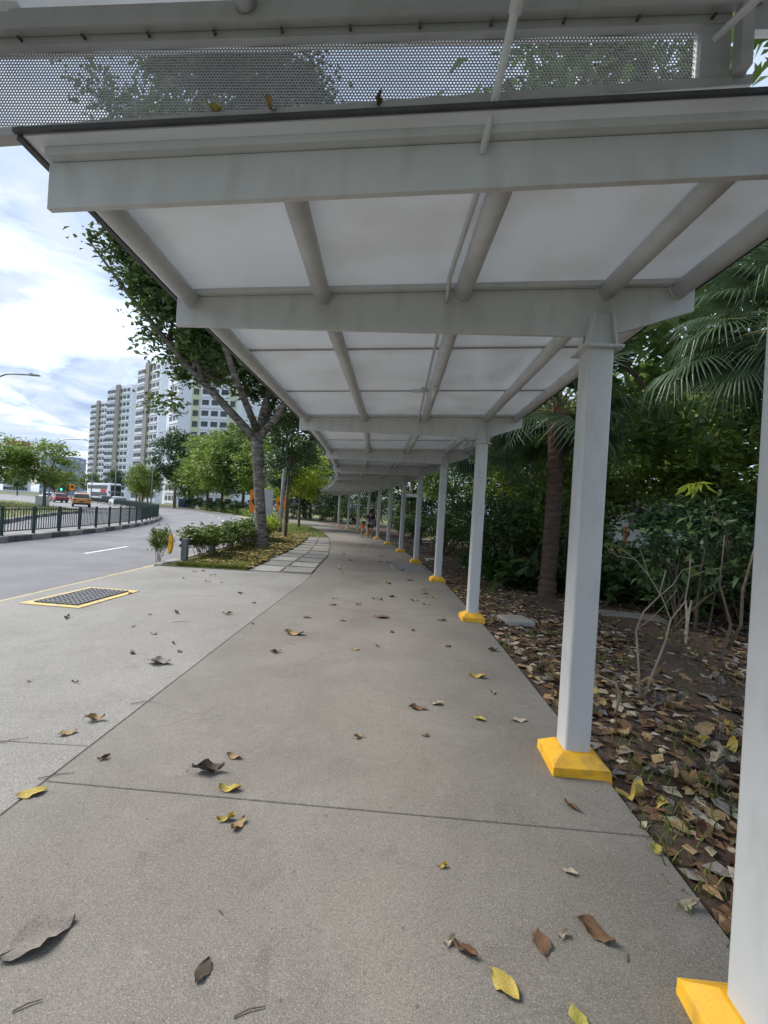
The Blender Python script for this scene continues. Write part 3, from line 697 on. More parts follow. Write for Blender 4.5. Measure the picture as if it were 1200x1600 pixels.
cc = ellipsoid_centres(rng, 260, (0.0, 1.0, 10.2), (5.3, 4.0, 5.8), 0.35, keep)
tips = np.array([p for l, _ in LIMBS for p in l[3:]])
tt = rng.uniform(size=(95, 1)); band = np.array([[-5.9, -0.4, 9.8]]) * (1 - tt) + np.array([[0.9, -0.2, 5.7]]) * tt + rng.normal(size=(95, 3)) * np.array([0.6, 0.8, 0.55]) + np.array([[0.5, 0, 0.35]])
cc2 = ellipsoid_centres(rng, 110, (-2.0, 1.5, 15.6), (4.0, 3.4, 3.6), 0.2)
cc = np.concatenate([cc, cc2, band, np.repeat(tips, 2, 0) + rng.normal(size=(len(tips) * 2, 3)) * 0.6])
cc = cc[cc[:, 0] > np.where(cc[:, 2] < 12.5, -5.0, -5.6)]
for p in cc[:130]:
    j = np.argmin(np.linalg.norm(tips - p, axis=1)); limb(mb, tips[j], p, 0.045, 0.012, rng, 0.12, 5, 4)
o = mb.build('trunk', M_bark, bt, smooth=True)
V, F = leaf_quads(clump_points(rng, cc, 230, 0.68), 0.22, rng, 0.35, 0.52)
link('crown', np_mesh('crown', V, F, M_leaf_main), bt)
scar = MB().tube([(-1.72, -0.33, 4.93), (-1.75, -0.42, 4.90)], [0.09, 0.07], 10).build('pruning_scar', M_twig, bt)

# smaller roadside trees
tree('young_tree', 'slender dark leafed tree behind the large tree on the verge', (-4.55, 20.4, 0), 'young', seed=21, h=5.6, r0=0.075, crown_c=(0.1, 0, 4.9), crown_r=(1.5, 1.5, 1.9), n_cl=60, per=90, cl_r=0.5, leaf=0.2, mleaf=M_leaf_dark, mbark=M_bark2, fork=0.62)
tree('young_tree', 'small bright lime green tree standing left of the walkway roof end', (-6.2, 32.0, 0), 'lime', seed=22, h=5.4, r0=0.09, crown_c=(0.3, 0, 3.8), crown_r=(1.9, 1.9, 2.0), n_cl=70, per=80, cl_r=0.55, leaf=0.24, mleaf=M_leaf_lime, mbark=M_bark2, fork=0.5)
tree('young_tree', 'second lime green tree farther along the verge beside the path', (-8.6, 39, 0), 'lime', 0.95, 1.9)
tree('young_tree', 'thin stemmed young tree on the verge beside the lime green tree', (-7.2, 30.0, 0), 'young', 0.8, 2.2)

# shrubs along the road edge in front of the guard rail
rngs = np.random.RandomState(31)
def shrub_meshes(seed, h, w, n_cl, per, leaf, mleaf, mbark, asp=0.5, stems=9, low=0.25, cl=0.16, droop=0.0):
    rng = np.random.RandomState(seed); mb = MB()
    cc = ellipsoid_centres(rng, n_cl, (0, 0, h * (0.5 + low / 2)), (w, w, h * (0.5 - low / 2)), 0.3)
    for p in cc[:stems]: limb(mb, (rng.uniform(-.3, .3) * w, rng.uniform(-.3, .3) * w, -0.05), p, 0.009 * h, 0.003 * h, rng, 0.10, 5, 5)
    V, F = leaf_quads(clump_points(rng, cc, per, cl * h), leaf, rng, 0.4, asp, droop)
    return mb.mesh('stems', mbark, True), np_mesh('foliage', V, F, mleaf)
SHRUB = {}
def shrub(name, label, loc, key, scale=1.0, rz=0.0, group=None, cat='shrub', **k):
    if key not in SHRUB: SHRUB[key] = shrub_meshes(**k)
    sm, fm = SHRUB[key]
    o = empty(name, loc, rz); o.scale = (scale,) * 3 if not hasattr(scale, '__len__') else scale
    link('stems', sm, o); link('foliage', fm, o)
    return tag(o, label, cat, group)
G_ = 'shrubs along the road guard rail'
hk = dict(h=0.9, w=0.5, n_cl=44, per=50, leaf=0.085, mleaf=M_leaf_hedge, mbark=M_bark2, asp=0.55, stems=14, low=0.35, cl=0.17)
shrub('roadside_shrub', 'small leafy shrub in front of the yellow guard rail end', (-5.22, 10.25, 0), 'h0', (0.5, 0.5, 0.9), 0.3, G_, seed=41, **hk)
for i, (y, s_) in enumerate(((11.5, 0.95), (12.3, 0.9), (13.6, 0.92), (14.5, 1.0), (15.4, 0.95), (16.3, 1.0), (17.2, 0.95), (18.1, 1.0), (19.0, 1.0))):
    lab = ('leafy shrub in the row just behind the guard rail post nearest the driveway', 'yellow green shrub of the row in front of the road lane dashes')[i] if i < 2 else 'leafy roadside shrub, %s from the driveway in the row left of the large trunk' % ('third', 'fourth', 'fifth', 'sixth', 'seventh', 'eighth', 'ninth')[i - 2]
    shrub('roadside_shrub', lab, (road_edge(y) + 0.42, y, 0), 'h%d' % (i % 3), (s_ * 1.2, s_ * 1.2, s_ * 0.98), y * 1.7, G_, seed=41 + i, **hk)
shrub('roadside_shrub', 'bright yellow green bush right behind the large tree trunk', (-4.7, 17.6, 0), 'lb', 1.0, 0, G_, **dict(hk, seed=47, mleaf=M_leaf_lime, h=1.05, w=0.6))
# clipped hedge far round the bend
hg = MB(); rngh = np.random.RandomState(5); P = []
for y in np.arange(36, 72, 0.12):
    n = 26; c = np.array([road_edge(y) + 0.95, y, 0.45]); P.append(c + rngh.uniform(-1, 1, (n, 3)) * np.array([0.5, 0.3, 0.42]))
V, F = leaf_quads(np.concatenate(P), 0.16, rngh, 0.5, 0.6)
hd = empty('clipped_hedge'); tag(hd, 'low clipped yellow green hedge along the outer edge of the road bend', 'hedge')
link('foliage', np_mesh('foliage', V, F, M_leaf_bright), hd)

# guard rail with yellow end
gr = empty('guard_rail'); tag(gr, 'weathered steel guard rail with a yellow end piece hidden in the shrubs', 'guard rail')
gp = [(-4.72, 10.45), (-4.78, 12.3), (-4.92, 14.2), (-5.12, 16.1), (-5.35, 18.0)]
for i in range(1, 5):
    a, b = Vector(gp[i - 1]), Vector(gp[i]); d = b - a; n = Vector((d.y, -d.x)).normalized()
    mb = MB(); prof = [(0.0, 0.36), (0.03, 0.40), (-0.03, 0.46), (-0.03, 0.48), (0.03, 0.54), (0.0, 0.58)]
    vs = [((a if q == 0 else b).x - n.x * (0.12 + o_), (a if q == 0 else b).y - n.y * (0.12 + o_), z) for q in (0, 1) for o_, z in prof]
    m_ = len(prof); mb.add(vs, [(k, k + 1, m_ + k + 1, m_ + k) for k in range(m_ - 1)]); mb.build('beam', M_grail, gr)
for (x, y) in gp[::1]: MB().box((x, y, 0.28), (0.13, 0.15, 0.60), R(4)).build('post', M_grail, gr, bevel=0.008, seg=1)
MB().box((-4.72, 10.45, 0.02), (0.34, 0.40, 0.06)).build('footing', M_paver, gr)
mb = MB(); prof = [(0.11 * math.cos(R(a)), 0.46 + 0.24 * math.sin(R(a))) for a in range(0, 360, 20)]
vs = [(-4.92 + x * 0.45, 10.12 + (0.02 if q else -0.05) + abs(x) * 0.4, z) for q in (0, 1) for x, z in prof]; k = len(prof)
mb.add(vs, [tuple(range(k))[::-1], tuple(range(k, 2 * k))] + [(i, (i + 1) % k, k + (i + 1) % k, k + i) for i in range(k)])
mb.build('end_piece', M_yellow, gr)

# chevron signs, sign back and pole on the verge
def chevron_sign(x, y, rz, w, h, zc, label):
    r_ = empty('chevron_sign', (x, y, 0), rz); tag(r_, label, 'road sign', 'orange chevron signs')
    MB().box((0, 0, zc), (w, 0.02, h)).build('board', M_orange, r_, bevel=0.004, seg=1)
    mb = MB(); a = w * 0.42; t_ = w * 0.34
    pr = [(-a, 0), (a - t_, h * 0.42), (a, h * 0.42), (-a + t_, 0), (a, -h * 0.42), (a - t_, -h * 0.42)]
    vs = [(px, -0.013 - 0.003 * q, zc + pz) for q in (0, 1) for px, pz in pr]
    mb.add(vs, [(0, 3, 2, 1), (0, 5, 4, 3), (6, 7, 8, 9), (6, 9, 10, 11)] + [(i, (i + 1) % 6, 6 + (i + 1) % 6, 6 + i) for i in range(6)])
    mb.build('chevron', M_black, r_)
    for sx in (-0.3, 0.3): MB().tube([(sx * w, 0.035, -0.1), (sx * w, 0.035, zc + h * 0.4)], 0.03, 8).build('post', M_galv, r_)
chevron_sign(-5.58, 19.2, R(8), 0.70, 1.0, 1.63, 'orange road sign with a black chevron half hidden by the large trunk')
chevron_sign(-6.48, 27.4, R(10), 0.6, 0.8, 1.65, 'smaller looking orange chevron sign farther off behind the grey pole')
o = empty('road_sign', (-5.02, 18.6, 0), R(-12)); tag(o, 'grey metal back of a road sign right of the large trunk', 'road sign')
MB().box((0, 0, 1.64), (0.55, 0.02, 1.05)).build('plate', M_galv, o); MB().tube([(0, 0.04, -0.1), (0, 0.04, 2.1)], 0.035, 8).build('post', M_galv, o)
o = empty('sign_post', (-4.5, 15.4, 0)); tag(o, 'slim grey steel post leaning by the base of the large trunk', 'post')
MB().tube([(-0.04, 0, -0.1), (-0.02, 0, 2.4)], 0.045, 10).build('pole', M_galv, o, smooth=True)
o = empty('lamp_pole', (-5.64, 23.8, 0)); tag(o, 'tall blue grey pole with a black painted foot on the grass verge', 'pole')
MB().tube([(0, 0, 0), (0.05, 0, 3), (0.18, 0, 8.0)], [0.10, 0.095, 0.07], 12).build('shaft', M_galv, o, smooth=True)
MB().tube([(0, 0, -0.1), (0, 0, 0.35)], [0.115, 0.112], 12).build('foot', M_black, o, smooth=True)
MB().tube([(0.18, 0, 7.9), (-0.6, 0, 8.4), (-1.8, 0, 8.5)], [0.06, 0.05, 0.04], 8).build('arm', M_galv, o, smooth=True)

# ------------------------------------------------------------------ leaves: fallen ones are modelled with curl and midrib
M_dead = {}
for nm, a, b in (('tan', (0.34, 0.22, 0.10), (0.46, 0.33, 0.17)), ('brown', (0.13, 0.07, 0.035), (0.23, 0.13, 0.065)), ('grey', (0.19, 0.165, 0.14), (0.30, 0.27, 0.24)),
                 ('yellow', (0.48, 0.35, 0.06), (0.58, 0.46, 0.13)), ('pale', (0.44, 0.37, 0.26), (0.55, 0.48, 0.36)), ('dark', (0.055, 0.038, 0.028), (0.11, 0.08, 0.06)), ('green', (0.36, 0.36, 0.06), (0.5, 0.42, 0.10))):
    M_dead[nm] = mat('dead_leaf_' + nm, a, b, 0.75, 30, 5, 0.5, 60, c3=tuple(v * 0.4 for v in a), scale3=22, amount3=0.55)
def dead_leaf_mesh(seed, m, curl=0.5, fold=0.4, crumple=0.08, width=0.42):
    """unit length leaf along x, base at the origin end, lying near z=0"""
    r_ = random.Random(seed); nx_, ny_ = 9, 4; vs = []; top = []
    ph = r_.uniform(0, 6)
    for i in range(nx_ + 1):
        t_ = i / nx_; w = width * (math.sin(math.pi * min(1, t_ * 0.97 + 0.02)) ** 0.75) * (1 - 0.25 * t_)
        for j in range(ny_ + 1):
            v = j / ny_ * 2 - 1
            x = t_ - 0.5; y_ = v * w * (1 - 0.35 * fold * abs(v)) * (1 + (r_.uniform(-0.22, 0.12) if abs(v) > 0.9 else 0))
            z = curl * 0.35 * (2 * t_ - 1) ** 2 * r_.uniform(0.85, 1.15) + fold * abs(v) ** 1.4 * w * 0.9 + crumple * math.sin(7 * t_ + ph + 3 * v) * (0.3 + abs(v)) + r_.uniform(-1, 1) * crumple * 0.35
            vs.append([x, y_ + r_.uniform(-1, 1) * crumple * 0.2, z])
    zmin = min(p[2] for p in vs)
    for p in vs: p[2] -= zmin - 0.008
    fs = [(i * (ny_ + 1) + j, (i + 1) * (ny_ + 1) + j, (i + 1) * (ny_ + 1) + j + 1, i * (ny_ + 1) + j + 1) for i in range(nx_) for j in range(ny_)]
    mb = MB().add(vs, fs)
    c0 = vs[2]; mb.tube([(c0[0] - 0.16, c0[1] + r_.uniform(-.06, .06), 0.012), (c0[0], c0[1], c0[2] + 0.004), (vs[(ny_ + 1) * 4 + 2][0], vs[(ny_ + 1) * 4 + 2][1], vs[(ny_ + 1) * 4 + 2][2] + 0.004)], [0.010, 0.010, 0.006], 4)
    me = mb.mesh('leaf', m, True)
    return me
LEAF_ME = {}
for nm in M_dead:
    for v in range(3):
        LEAF_ME[nm, v] = dead_leaf_mesh(hash((len(nm), v)) % 999 + v * 7 + len(LEAF_ME), M_dead[nm], (0.25, 0.6, 1.0)[v], (0.22, 0.5, 0.9)[v], (0.075, 0.11, 0.16)[v], (0.40, 0.36, 0.32)[v])
GL = 'fallen leaves scattered on the concrete'
def fallen(x, y, ln, nm, v, rz, label):
    o = link('fallen_leaf', LEAF_ME[nm, v], None, (x, y, 0.002), rz); o.scale = (ln, ln, ln * 0.6); return tag(o, label, 'leaf', GL)
NAMED = [
    (-1.07, 1.46, 0.204, 'grey', 0, R(50), 'largest grey brown leaf lying flat near the lower left corner of the path'),
    (-0.49, 1.39, 0.075, 'dark', 0, R(80), 'dark torn leaf flat on the concrete right of the large grey leaf'),
    (-0.72, 2.28, 0.114, 'yellow', 1, R(5), 'curled yellow leaf just beyond the transverse joint of the path'),
    (-0.89, 2.42, 0.171, 'dark', 2, R(10), 'dark brown tightly curled leaf behind the curled yellow leaf'),
    (-0.80, 2.57, 0.091, 'tan', 1, R(-10), 'small tan leaf behind the dark curled leaf'),
    (-0.66, 2.06, 0.085, 'yellow', 2, R(20), 'crumpled yellow half of the touching leaf pair before the joint'),
    (-0.59, 2.03, 0.090, 'tan', 1, R(65), 'brownish half of the touching leaf pair before the joint'),
    (-1.66, 2.16, 0.121, 'yellow', 0, R(28), 'yellow leaf lying across the joint between path and driveway'),
    (0.32, 1.53, 0.060, 'pale', 2, R(40), 'pale scrap on the crumpled brown leaf at the bottom of the path'),
    (0.37, 1.50, 0.085, 'brown', 2, R(-30), 'crumpled brown leaf with a pale scrap on its left'),
    (0.65, 1.55, 0.095, 'brown', 0, R(85), 'broad brown leaf pointing at the viewer beside a pale fragment'),
    (0.74, 1.58, 0.056, 'pale', 2, R(30), 'pale grey leaf fragment right of the broad brown leaf'),
    (0.87, 1.60, 0.129, 'brown', 1, R(-42), 'narrow dark red brown leaf near the nearest column base'),
    (0.48, 1.40, 0.107, 'yellow', 0, R(-55), 'smooth yellow leaf lying flat near the bottom edge'),
    (0.68, 1.31, 0.085, 'green', 0, R(-80), 'yellow green leaf cut by the bottom edge of the view'),
    (0.34, 1.86, 0.049, 'yellow', 2, R(20), 'tiny crumpled yellow leaf in the middle of the near slab'),
    (0.89, 1.87, 0.061, 'pale', 1, R(-25), 'small pale leaf on the near slab left of the soil edge'),
    (1.08, 2.30, 0.081, 'brown', 2, R(-60), 'curled reddish leaf in front of the second column base'),
    (1.30, 1.73, 0.107, 'pale', 2, R(10), 'pale crumpled leaf on the path edge beside the nearest column'),
    (1.36, 2.03, 0.085, 'green', 1, R(70), 'yellow leaf on the very edge of path and soil'),
    (-0.08, 2.88, 0.068, 'tan', 2, R(30), 'small brown leaf alone in the middle of the second slab'),
    (-1.84, 2.90, 0.119, 'tan', 2, R(15), 'crumpled tan leaf on the driveway left of the long joint'),
    (-1.89, 2.72, 0.096, 'tan', 0, R(40), 'tan leaf with a stalk in front of the crumpled tan leaf'),
    (-1.51, 2.48, 0.066, 'brown', 2, R(50), 'small dark leaf on the path right beside the long joint'),
    (0.35, 3.36, 0.129, 'brown', 1, R(0), 'flat brown leaf left of the pale scrap on the second slab'),
    (0.51, 3.46, 0.102, 'pale', 1, R(15), 'pale scrap of leaf right of the flat brown leaf'),
    (0.80, 3.24, 0.095, 'green', 1, R(-30), 'yellow green leaf with brown edge near the second column'),
    (1.10, 3.26, 0.115, 'pale', 0, R(5), 'pale flat leaf close to the path edge behind the second column base'),
    (0.97, 4.10, 0.157, 'yellow', 1, R(-5), 'brown speckled yellow leaf near the path edge between second and third column'),
    (-0.97, 5.12, 0.226, 'tan', 1, R(-3), 'wide tan leaf far up the path near the long joint'),
    (-1.97, 3.97, 0.210, 'grey', 1, R(3), 'long grey brown leaf lying on the driveway apron'),
    (0.06, 6.19, 0.218, 'brown', 0, R(0), 'wide brown leaf far up the path in its middle'),
]
for a in NAMED: fallen(*a)
rl_ = random.Random(9)
SMALL = [(1.03, 3.75, .077), (-2.34, 4.19, .086), (-2.46, 4.81, .071), (-2.12, 4.55, .067), (-1.94, 4.31, .076), (-0.96, 5.93, .122), (-1.02, 4.44, .104), (-0.22, 4.69, .083), (0.91, 6.21, .128), (-0.47, 5.88, .104), (0.37, 2.95, .052), (1.33, 4.94, .131), (-2.02, 5.85, .12), (0.19, 5.46, .08), (-0.71, 6.82, .14), (-1.56, 5.46, .064), (-2.71, 3.43, .04), (-2.37, 3.46, .051), (0.46, 5.61, .082), (-0.32, 6.93, .102), (0.83, 5.01, .088), (0.02, 4.85, .057)]
SMALL += [(rl_.uniform(-1.2, 1.1), rl_.uniform(7.2, 20), rl_.uniform(.09, .16)) for _ in range(34)] + [(rl_.uniform(-4.4, -1.8), rl_.uniform(5, 9.5), rl_.uniform(.06, .11)) for _ in range(14)]
for (x, y, s) in SMALL:
    nm = rl_.choice(['tan', 'brown', 'dark', 'yellow', 'brown', 'grey'])
    fallen(x + (lerp(PATH_R, y) - 1.45 if y > 10 else 0), y, s, nm, rl_.randrange(3), rl_.uniform(0, 6.28), 'tiny dry leaf lying farther up the concrete, too small to tell from the others')
# twigs
for i, (x, y, l, a) in enumerate(((-0.35, 1.27, 0.09, 20), (-0.98, 1.25, 0.07, 30), (-0.52, 1.60, 0.03, -40), (-1.72, 2.27, 0.16, 25), (-1.75, 3.15, 0.14, 25), (-2.5, 5.3, 0.2, 30), (0.93, 1.5, 0.035, 60), (-2.2, 2.55, 0.16, 38))):
    mb = MB().tube([(0, 0, 0.004), (l * 0.5, l * 0.06, 0.006), (l, 0, 0.004)], [0.0022, 0.002, 0.0012], 5)
    o = mb.build('twig', M_bark2); o.location = (x, y, 0); o.rotation_euler = (0, 0, R(a)); tag(o, 'thin dry twig lying on the concrete', 'twig', 'twigs on the concrete')

# leaf litter in the soil: large near leaves singly, the rest as one mass
def soil_x(y): return lerp(PATH_R, y)
placed = 0
for i in range(150):
    y = 1.5 + 3.2 * rl_.random() ** 1.1; x = soil_x(y) + 0.06 + rl_.random() ** 1.0 * (0.35 + y * 0.55)
    nm = rl_.choice(['tan', 'tan', 'pale', 'grey', 'yellow', 'brown', 'brown', 'tan', 'grey'])
    o = link('litter_leaf', LEAF_ME[nm, rl_.randrange(3)], None, (x, y, -0.025 + rl_.uniform(0, 0.012)), None)
    o.rotation_euler = (rl_.uniform(-.35, .35), rl_.uniform(-.35, .35), rl_.uniform(0, 6.28)); s = rl_.uniform(0.09, 0.19); o.scale = (s, s, s)
    tag(o, 'dry fallen leaf among the litter on the soil beside the columns', 'leaf', 'fallen leaves on the soil')
rngl = np.random.RandomState(77)
def litter(n, xf, yf, size, name, mats, z):
    V, F = [], []
    P = np.array([(xf(yy), yy, z) for yy in yf])
    P[:, 0] += 0
    for k, m_ in enumerate(mats):
        Q = P[k::len(mats)]; Q = Q.copy(); Q[:, 2] += rngl.uniform(0, 0.02, len(Q))
        v, f = leaf_quads(Q, size, rngl, 0.75, 0.62)
        v[:, 2] = np.clip(z + (v[:, 2] - z) * 0.6, z - 0.005, z + 0.035); V.append(v); F.append(f)
    return V, F
yf = np.concatenate([1.2 + 30 * rngl.uniform(size=6000) ** 1.4, 1.2 + 7 * rngl.uniform(size=1400)])
yf = np.concatenate([yf, rngl.uniform(4, 11, 3200)])
V, F = litter(0, lambda yy: soil_x(yy) + 0.05 + (abs(rngl.normal()) * (0.6 + yy * 0.42) if rngl.uniform() < 0.7 else rngl.uniform(0, 6.5)), yf, 0.115, 'x', ['tan', 'brown', 'pale', 'grey', 'brown', 'dark', 'brown'], -0.025)
root = None
for k, nm in enumerate(['tan', 'brown', 'pale', 'grey', 'brown', 'dark', 'brown']):
    o = link('leaf_litter', np_mesh('leaf_litter', V[k], F[k], M_dead[nm]), root)
    if root is None: root = o; tag(o, 'mass of small dry leaves littering the dark soil under the shrubs', 'leaf litter', kind='stuff')
    else: o['kind'] = 'stuff'
# litter on the verge
yv = 10 + 14 * rngl.uniform(size=4600) ** 1.3
def verge_x(yy):
    w = (1.44 if yy < 13 else 1.44 - (yy - 13) * 0.05) + 0.05
    a, b = road_edge(yy) + 0.5, lerp(PATH_L, yy) - w; return a + (b - a) * rngl.uniform()
V, F = litter(0, verge_x, yv, 0.14, 'x', ['tan', 'brown', 'tan', 'yellow'], 0.05)
root = None
for k, nm in enumerate(['tan', 'brown', 'tan', 'yellow']):
    o = link('verge_litter', np_mesh('verge_litter', V[k], F[k], M_dead[nm]), root)
    if root is None: root = o; tag(o, 'dry leaves scattered through the grass around the large trunk', 'leaf litter', kind='stuff')
    else: o['kind'] = 'stuff'
# grass: verge tufts and sparse sprigs in the soil
def blades(P, h, rng):
    n = len(P); d = rng.normal(size=(n, 3)); d[:, 2] = 0; d /= np.linalg.norm(d, axis=1)[:, None]; s = np.stack([-d[:, 1], d[:, 0], d[:, 2] * 0], 1)
    hh = (h * rng.uniform(0.5, 1.4, n))[:, None]; w = hh * 0.05
    tip = P + d * hh * rng.uniform(0.3, 0.9, n)[:, None] + np.array([0, 0, 1]) * hh
    mid = P + (tip - P) * 0.5 + np.array([0, 0, 1]) * hh * 0.18
    V = np.stack([P - s * w, P + s * w, mid + s * w * 0.8, tip, mid - s * w * 0.8], 1).reshape(-1, 3)
    return V, np.arange(5 * n).reshape(-1, 5)
yg = 9.85 + 26 * rngl.uniform(size=26000) ** 1.7
P = np.array([(verge_x(yy) if yy < 22 else road_edge(yy) + 0.3 + rngl.uniform() * (lerp(PATH_L, yy) - road_edge(yy) - 0.35), yy, 0.01) for yy in yg])
V, F = blades(P, 0.075, rngl); o = link('verge_grass', np_mesh('verge_grass', V, F, M_grass)); tag(o, 'short green grass covering the roadside verge', 'grass', kind='stuff')
cl = []
for i in range(150):
    yy = 1.3 + 9 * rngl.uniform() ** 1.5; c = np.array([soil_x(yy) + 0.03 + abs(rngl.normal()) * (0.25 + yy * 0.35), yy, -0.03]); cl.append(c + rngl.normal(size=(16, 3)) * np.array([.07, .07, 0]))
V, F = blades(np.concatenate(cl), 0.06, rngl); o = link('soil_grass', np_mesh('soil_grass', V, F, M_grass)); tag(o, 'thin tufts of grass growing through the soil beside the path', 'grass', kind='stuff')
yi = rngl.uniform(size=9000); P = np.stack([rngl.uniform(-42, -17, 9000), rngl.uniform(14, 48, 9000), np.full(9000, 0.1)], 1)
def inside(p):
    c = False; n = len(isl)
    for i in range(n):
        a, b = isl[i], isl[(i + 1) % n]
        if (a[1] > p[1]) != (b[1] > p[1]) and p[0] < (b[0] - a[0]) * (p[1] - a[1]) / (b[1] - a[1]) + a[0]: c = not c
    return c
P = P[[inside(p) for p in P]]
V, F = blades(P, 0.16, rngl); o = link('island_grass', np_mesh('island_grass', V, F, M_grass)); tag(o, 'grass on the traffic island behind the green railing', 'grass', kind='stuff')

# ------------------------------------------------------------------ planting on the right: fan palms, shrubs, trees
def frond_mesh(seed, petiole=0.9, rad=0.85, nseg=54, spread=270):
    """fan leaf: petiole along +x, then pleated fingers with drooping tips"""
    r_ = random.Random(seed); mb = MB(); base = Vector((petiole, 0, 0))
    for k in range(nseg):
        a = R(-spread / 2 + spread * (k + 0.5) / nseg); d = Vector((math.cos(a), math.sin(a), 0)); s = Vector((-d.y, d.x, 0))
        L_ = rad * (0.72 + 0.28 * math.cos(a * 0.55)) * r_.uniform(0.92, 1.06); prev = None; vs = []
        for i, (t_, w, dz) in enumerate(((0.0, 0.003, 0), (0.34, 0.0185, 0.02), (0.58, 0.014, 0.0), (0.80, 0.009, -0.10), (1.0, 0.0015, -0.32 * r_.uniform(0.6, 1.6)))):
            c = base + d * L_ * t_ + Vector((0, 0, dz * rad + 0.12 * rad * math.cos(a) * -t_ ** 2))
            vs += [c - s * w * rad * 1.15, c + Vector((0, 0, 0.016 * rad * (1 - t_))), c + s * w * rad * 1.15]
        fs = []
        for i in range(4):
            for j in range(2): fs.append((3 * i + j, 3 * i + j + 1, 3 * i + 4 + j, 3 * i + 3 + j))
        mb.add(vs, fs)
    me = mb.mesh('blade', M_frond)
    pt = MB().tube([(0, 0, 0), (petiole * 0.5, 0, 0.05), (petiole, 0, 0)], [0.022, 0.016, 0.011], 6).mesh('petiole', M_petiole)
    return me, pt
FR = [frond_mesh(i, 0.9 + 0.15 * i, 0.85 + 0.06 * i) for i in range(3)]
def fan_palm(x, y, h, r0, label, nfr, seed, fscale=1.0, droop=0.6, aim=None):
    r_ = random.Random(seed); p = empty('fan_palm', (x, y, 0)); tag(p, label, 'palm', 'fan palms beside the walkway')
    pts, rr = [], []
    for i in range(int(h / 0.07)):
        z = -0.1 + i * 0.07; pts.append((0.04 * math.sin(z), 0.03 * math.sin(z * 1.4), z)); rr.append(r0 * (1 + 0.10 * (i % 2)) * (1.15 if z < 0.3 else 1))
    MB().tube(pts, rr, 14).build('trunk', M_palmbark, p, smooth=False)
    mb = MB()
    for k in range(16):
        a = r_.uniform(0, 6.28); z = h - 0.75 + r_.random() * 0.7
        mb.tube([(r0 * 0.9 * math.cos(a), r0 * 0.9 * math.sin(a), z), (r0 * 1.25 * math.cos(a), r0 * 1.25 * math.sin(a), z + 0.16), (r0 * 1.5 * math.cos(a), r0 * 1.5 * math.sin(a), z + 0.34)], [0.06, 0.04, 0.015], 5)
    mb.build('leaf_sheaths', M_sheath, p)
    for k in range(nfr):
        a = 2.4 * k + r_.uniform(-.3, .3); el = R(70 - 115 * (k / nfr) ** 0.9 + r_.uniform(-8, 8))
        bm_, pm = FR[r_.randrange(3)]
        o = bpy.data.objects.new('frond', bm_); col.objects.link(o); o.parent = p
        s = fscale * r_.uniform(0.85, 1.15)
        M_ = Matrix.Translation((0, 0, h - 0.1 + 0.25 * (1 - k / nfr))) @ Matrix.Rotation(a, 4, 'Z') @ Matrix.Rotation(-el, 4, 'Y') @ Matrix.Rotation(r_.uniform(-.5, .5), 4, 'X')
        o.matrix_local = M_ @ Matrix.Diagonal((s, s, s, 1))
        q = bpy.data.objects.new('petiole', pm); col.objects.link(q); q.parent = o
    return p
fan_palm(3.42, 8.9, 3.75, 0.15, 'fan palm with a reddish brown trunk rising behind the second column', 28, 3, 0.95)
fan_palm(5.0, 5.5, 4.15, 0.14, 'fan palm whose big leaves hang between the second column and nearest column', 40, 8, 0.8)
fan_palm(3.3, 15.5, 4.2, 0.16, 'distant fan palm behind the third column', 20, 12, 1.0)

sk = dict(h=2.4, w=1.0, n_cl=60, per=60, leaf=0.14, mleaf=M_leaf_shrub, mbark=M_bark2, asp=0.42, stems=16, low=0.12, cl=0.15, droop=0.25)
GS = 'dense shrubs in the bed right of the walkway'
SH = [(2.9, 10.6, 1.00, 's0', 0.72), (4.3, 10.6, 1.1, 's1', 1.0), (5.7, 10.0, 0.85, 's2', 0.45), (7.3, 9.6, 1.1, 's3', 1.0), (8.9, 8.6, 1.1, 's1', 0.9), (2.9, 12.9, 1.1, 's2', 0.95), (4.7, 13.4, 1.2, 's0', 0.8), (6.4, 13.2, 0.9, 's1', 0.8), (9.2, 12.0, 1.1, 's3', 0.6), (11.0, 10.8, 1.3, 's0', 1.1),
      (4.75, 6.7, 0.8, 's3', 1.15), (6.1, 7.4, 0.9, 's2', 0.7), (7.4, 6.6, 1.1, 's0', 0.9), (2.5, 17.8, 0.9, 's1', 0.85), (3.6, 20.5, 1.0, 's2', 0.9), (1.9, 23, 0.8, 's0', 0.8), (6.0, 16.6, 1.2, 's1', 0.75), (9.6, 15.6, 0.9, 's2', 0.45), (11.5, 14.5, 1.3, 's0', 0.9), (1.2, 28, 0.8, 's1', 0.8)]
SLAB = ['dark shrub behind the third column, nearest of the row', 'dark shrub directly behind the fan palm trunk', 'dense shrub right of the fan palm trunk between the two nearest columns', 'dense dark shrub behind the bare sapling',
        'dark leafy shrub at the far right beside the nearest column', 'dark shrub behind the fourth column', 'tall shrub in the second row behind the fan palm', 'tall shrub in the second row behind the bare sapling',
        'tall shrub in the second row near the right edge', 'broad shrub closing the bed at the right edge', 'light twigged shrub close to the nearest column with hanging leaves', 'bushy shrub behind the hanging leaf shrub',
        'dark bush at the right edge behind the nearest column', 'shrub standing behind the fifth column', 'shrub standing behind the sixth column', 'shrub standing behind the seventh column', 'tall shrub deep in the bed behind the third column',
        'tall shrub deep in the bed behind the second column', 'tall shrub deep in the bed near the nearest column', 'far shrub beside the path where the columns crowd together']
VAR = {'s0': {}, 's1': dict(n_cl=38, per=46, leaf=0.17, mleaf=M_leaf_mid, cl=0.12, stems=20), 's2': dict(n_cl=70, per=60, leaf=0.11), 's3': dict(n_cl=34, per=34, leaf=0.20, asp=0.36, cl=0.15, stems=12, low=0.18, mleaf=M_leaf_dark)}
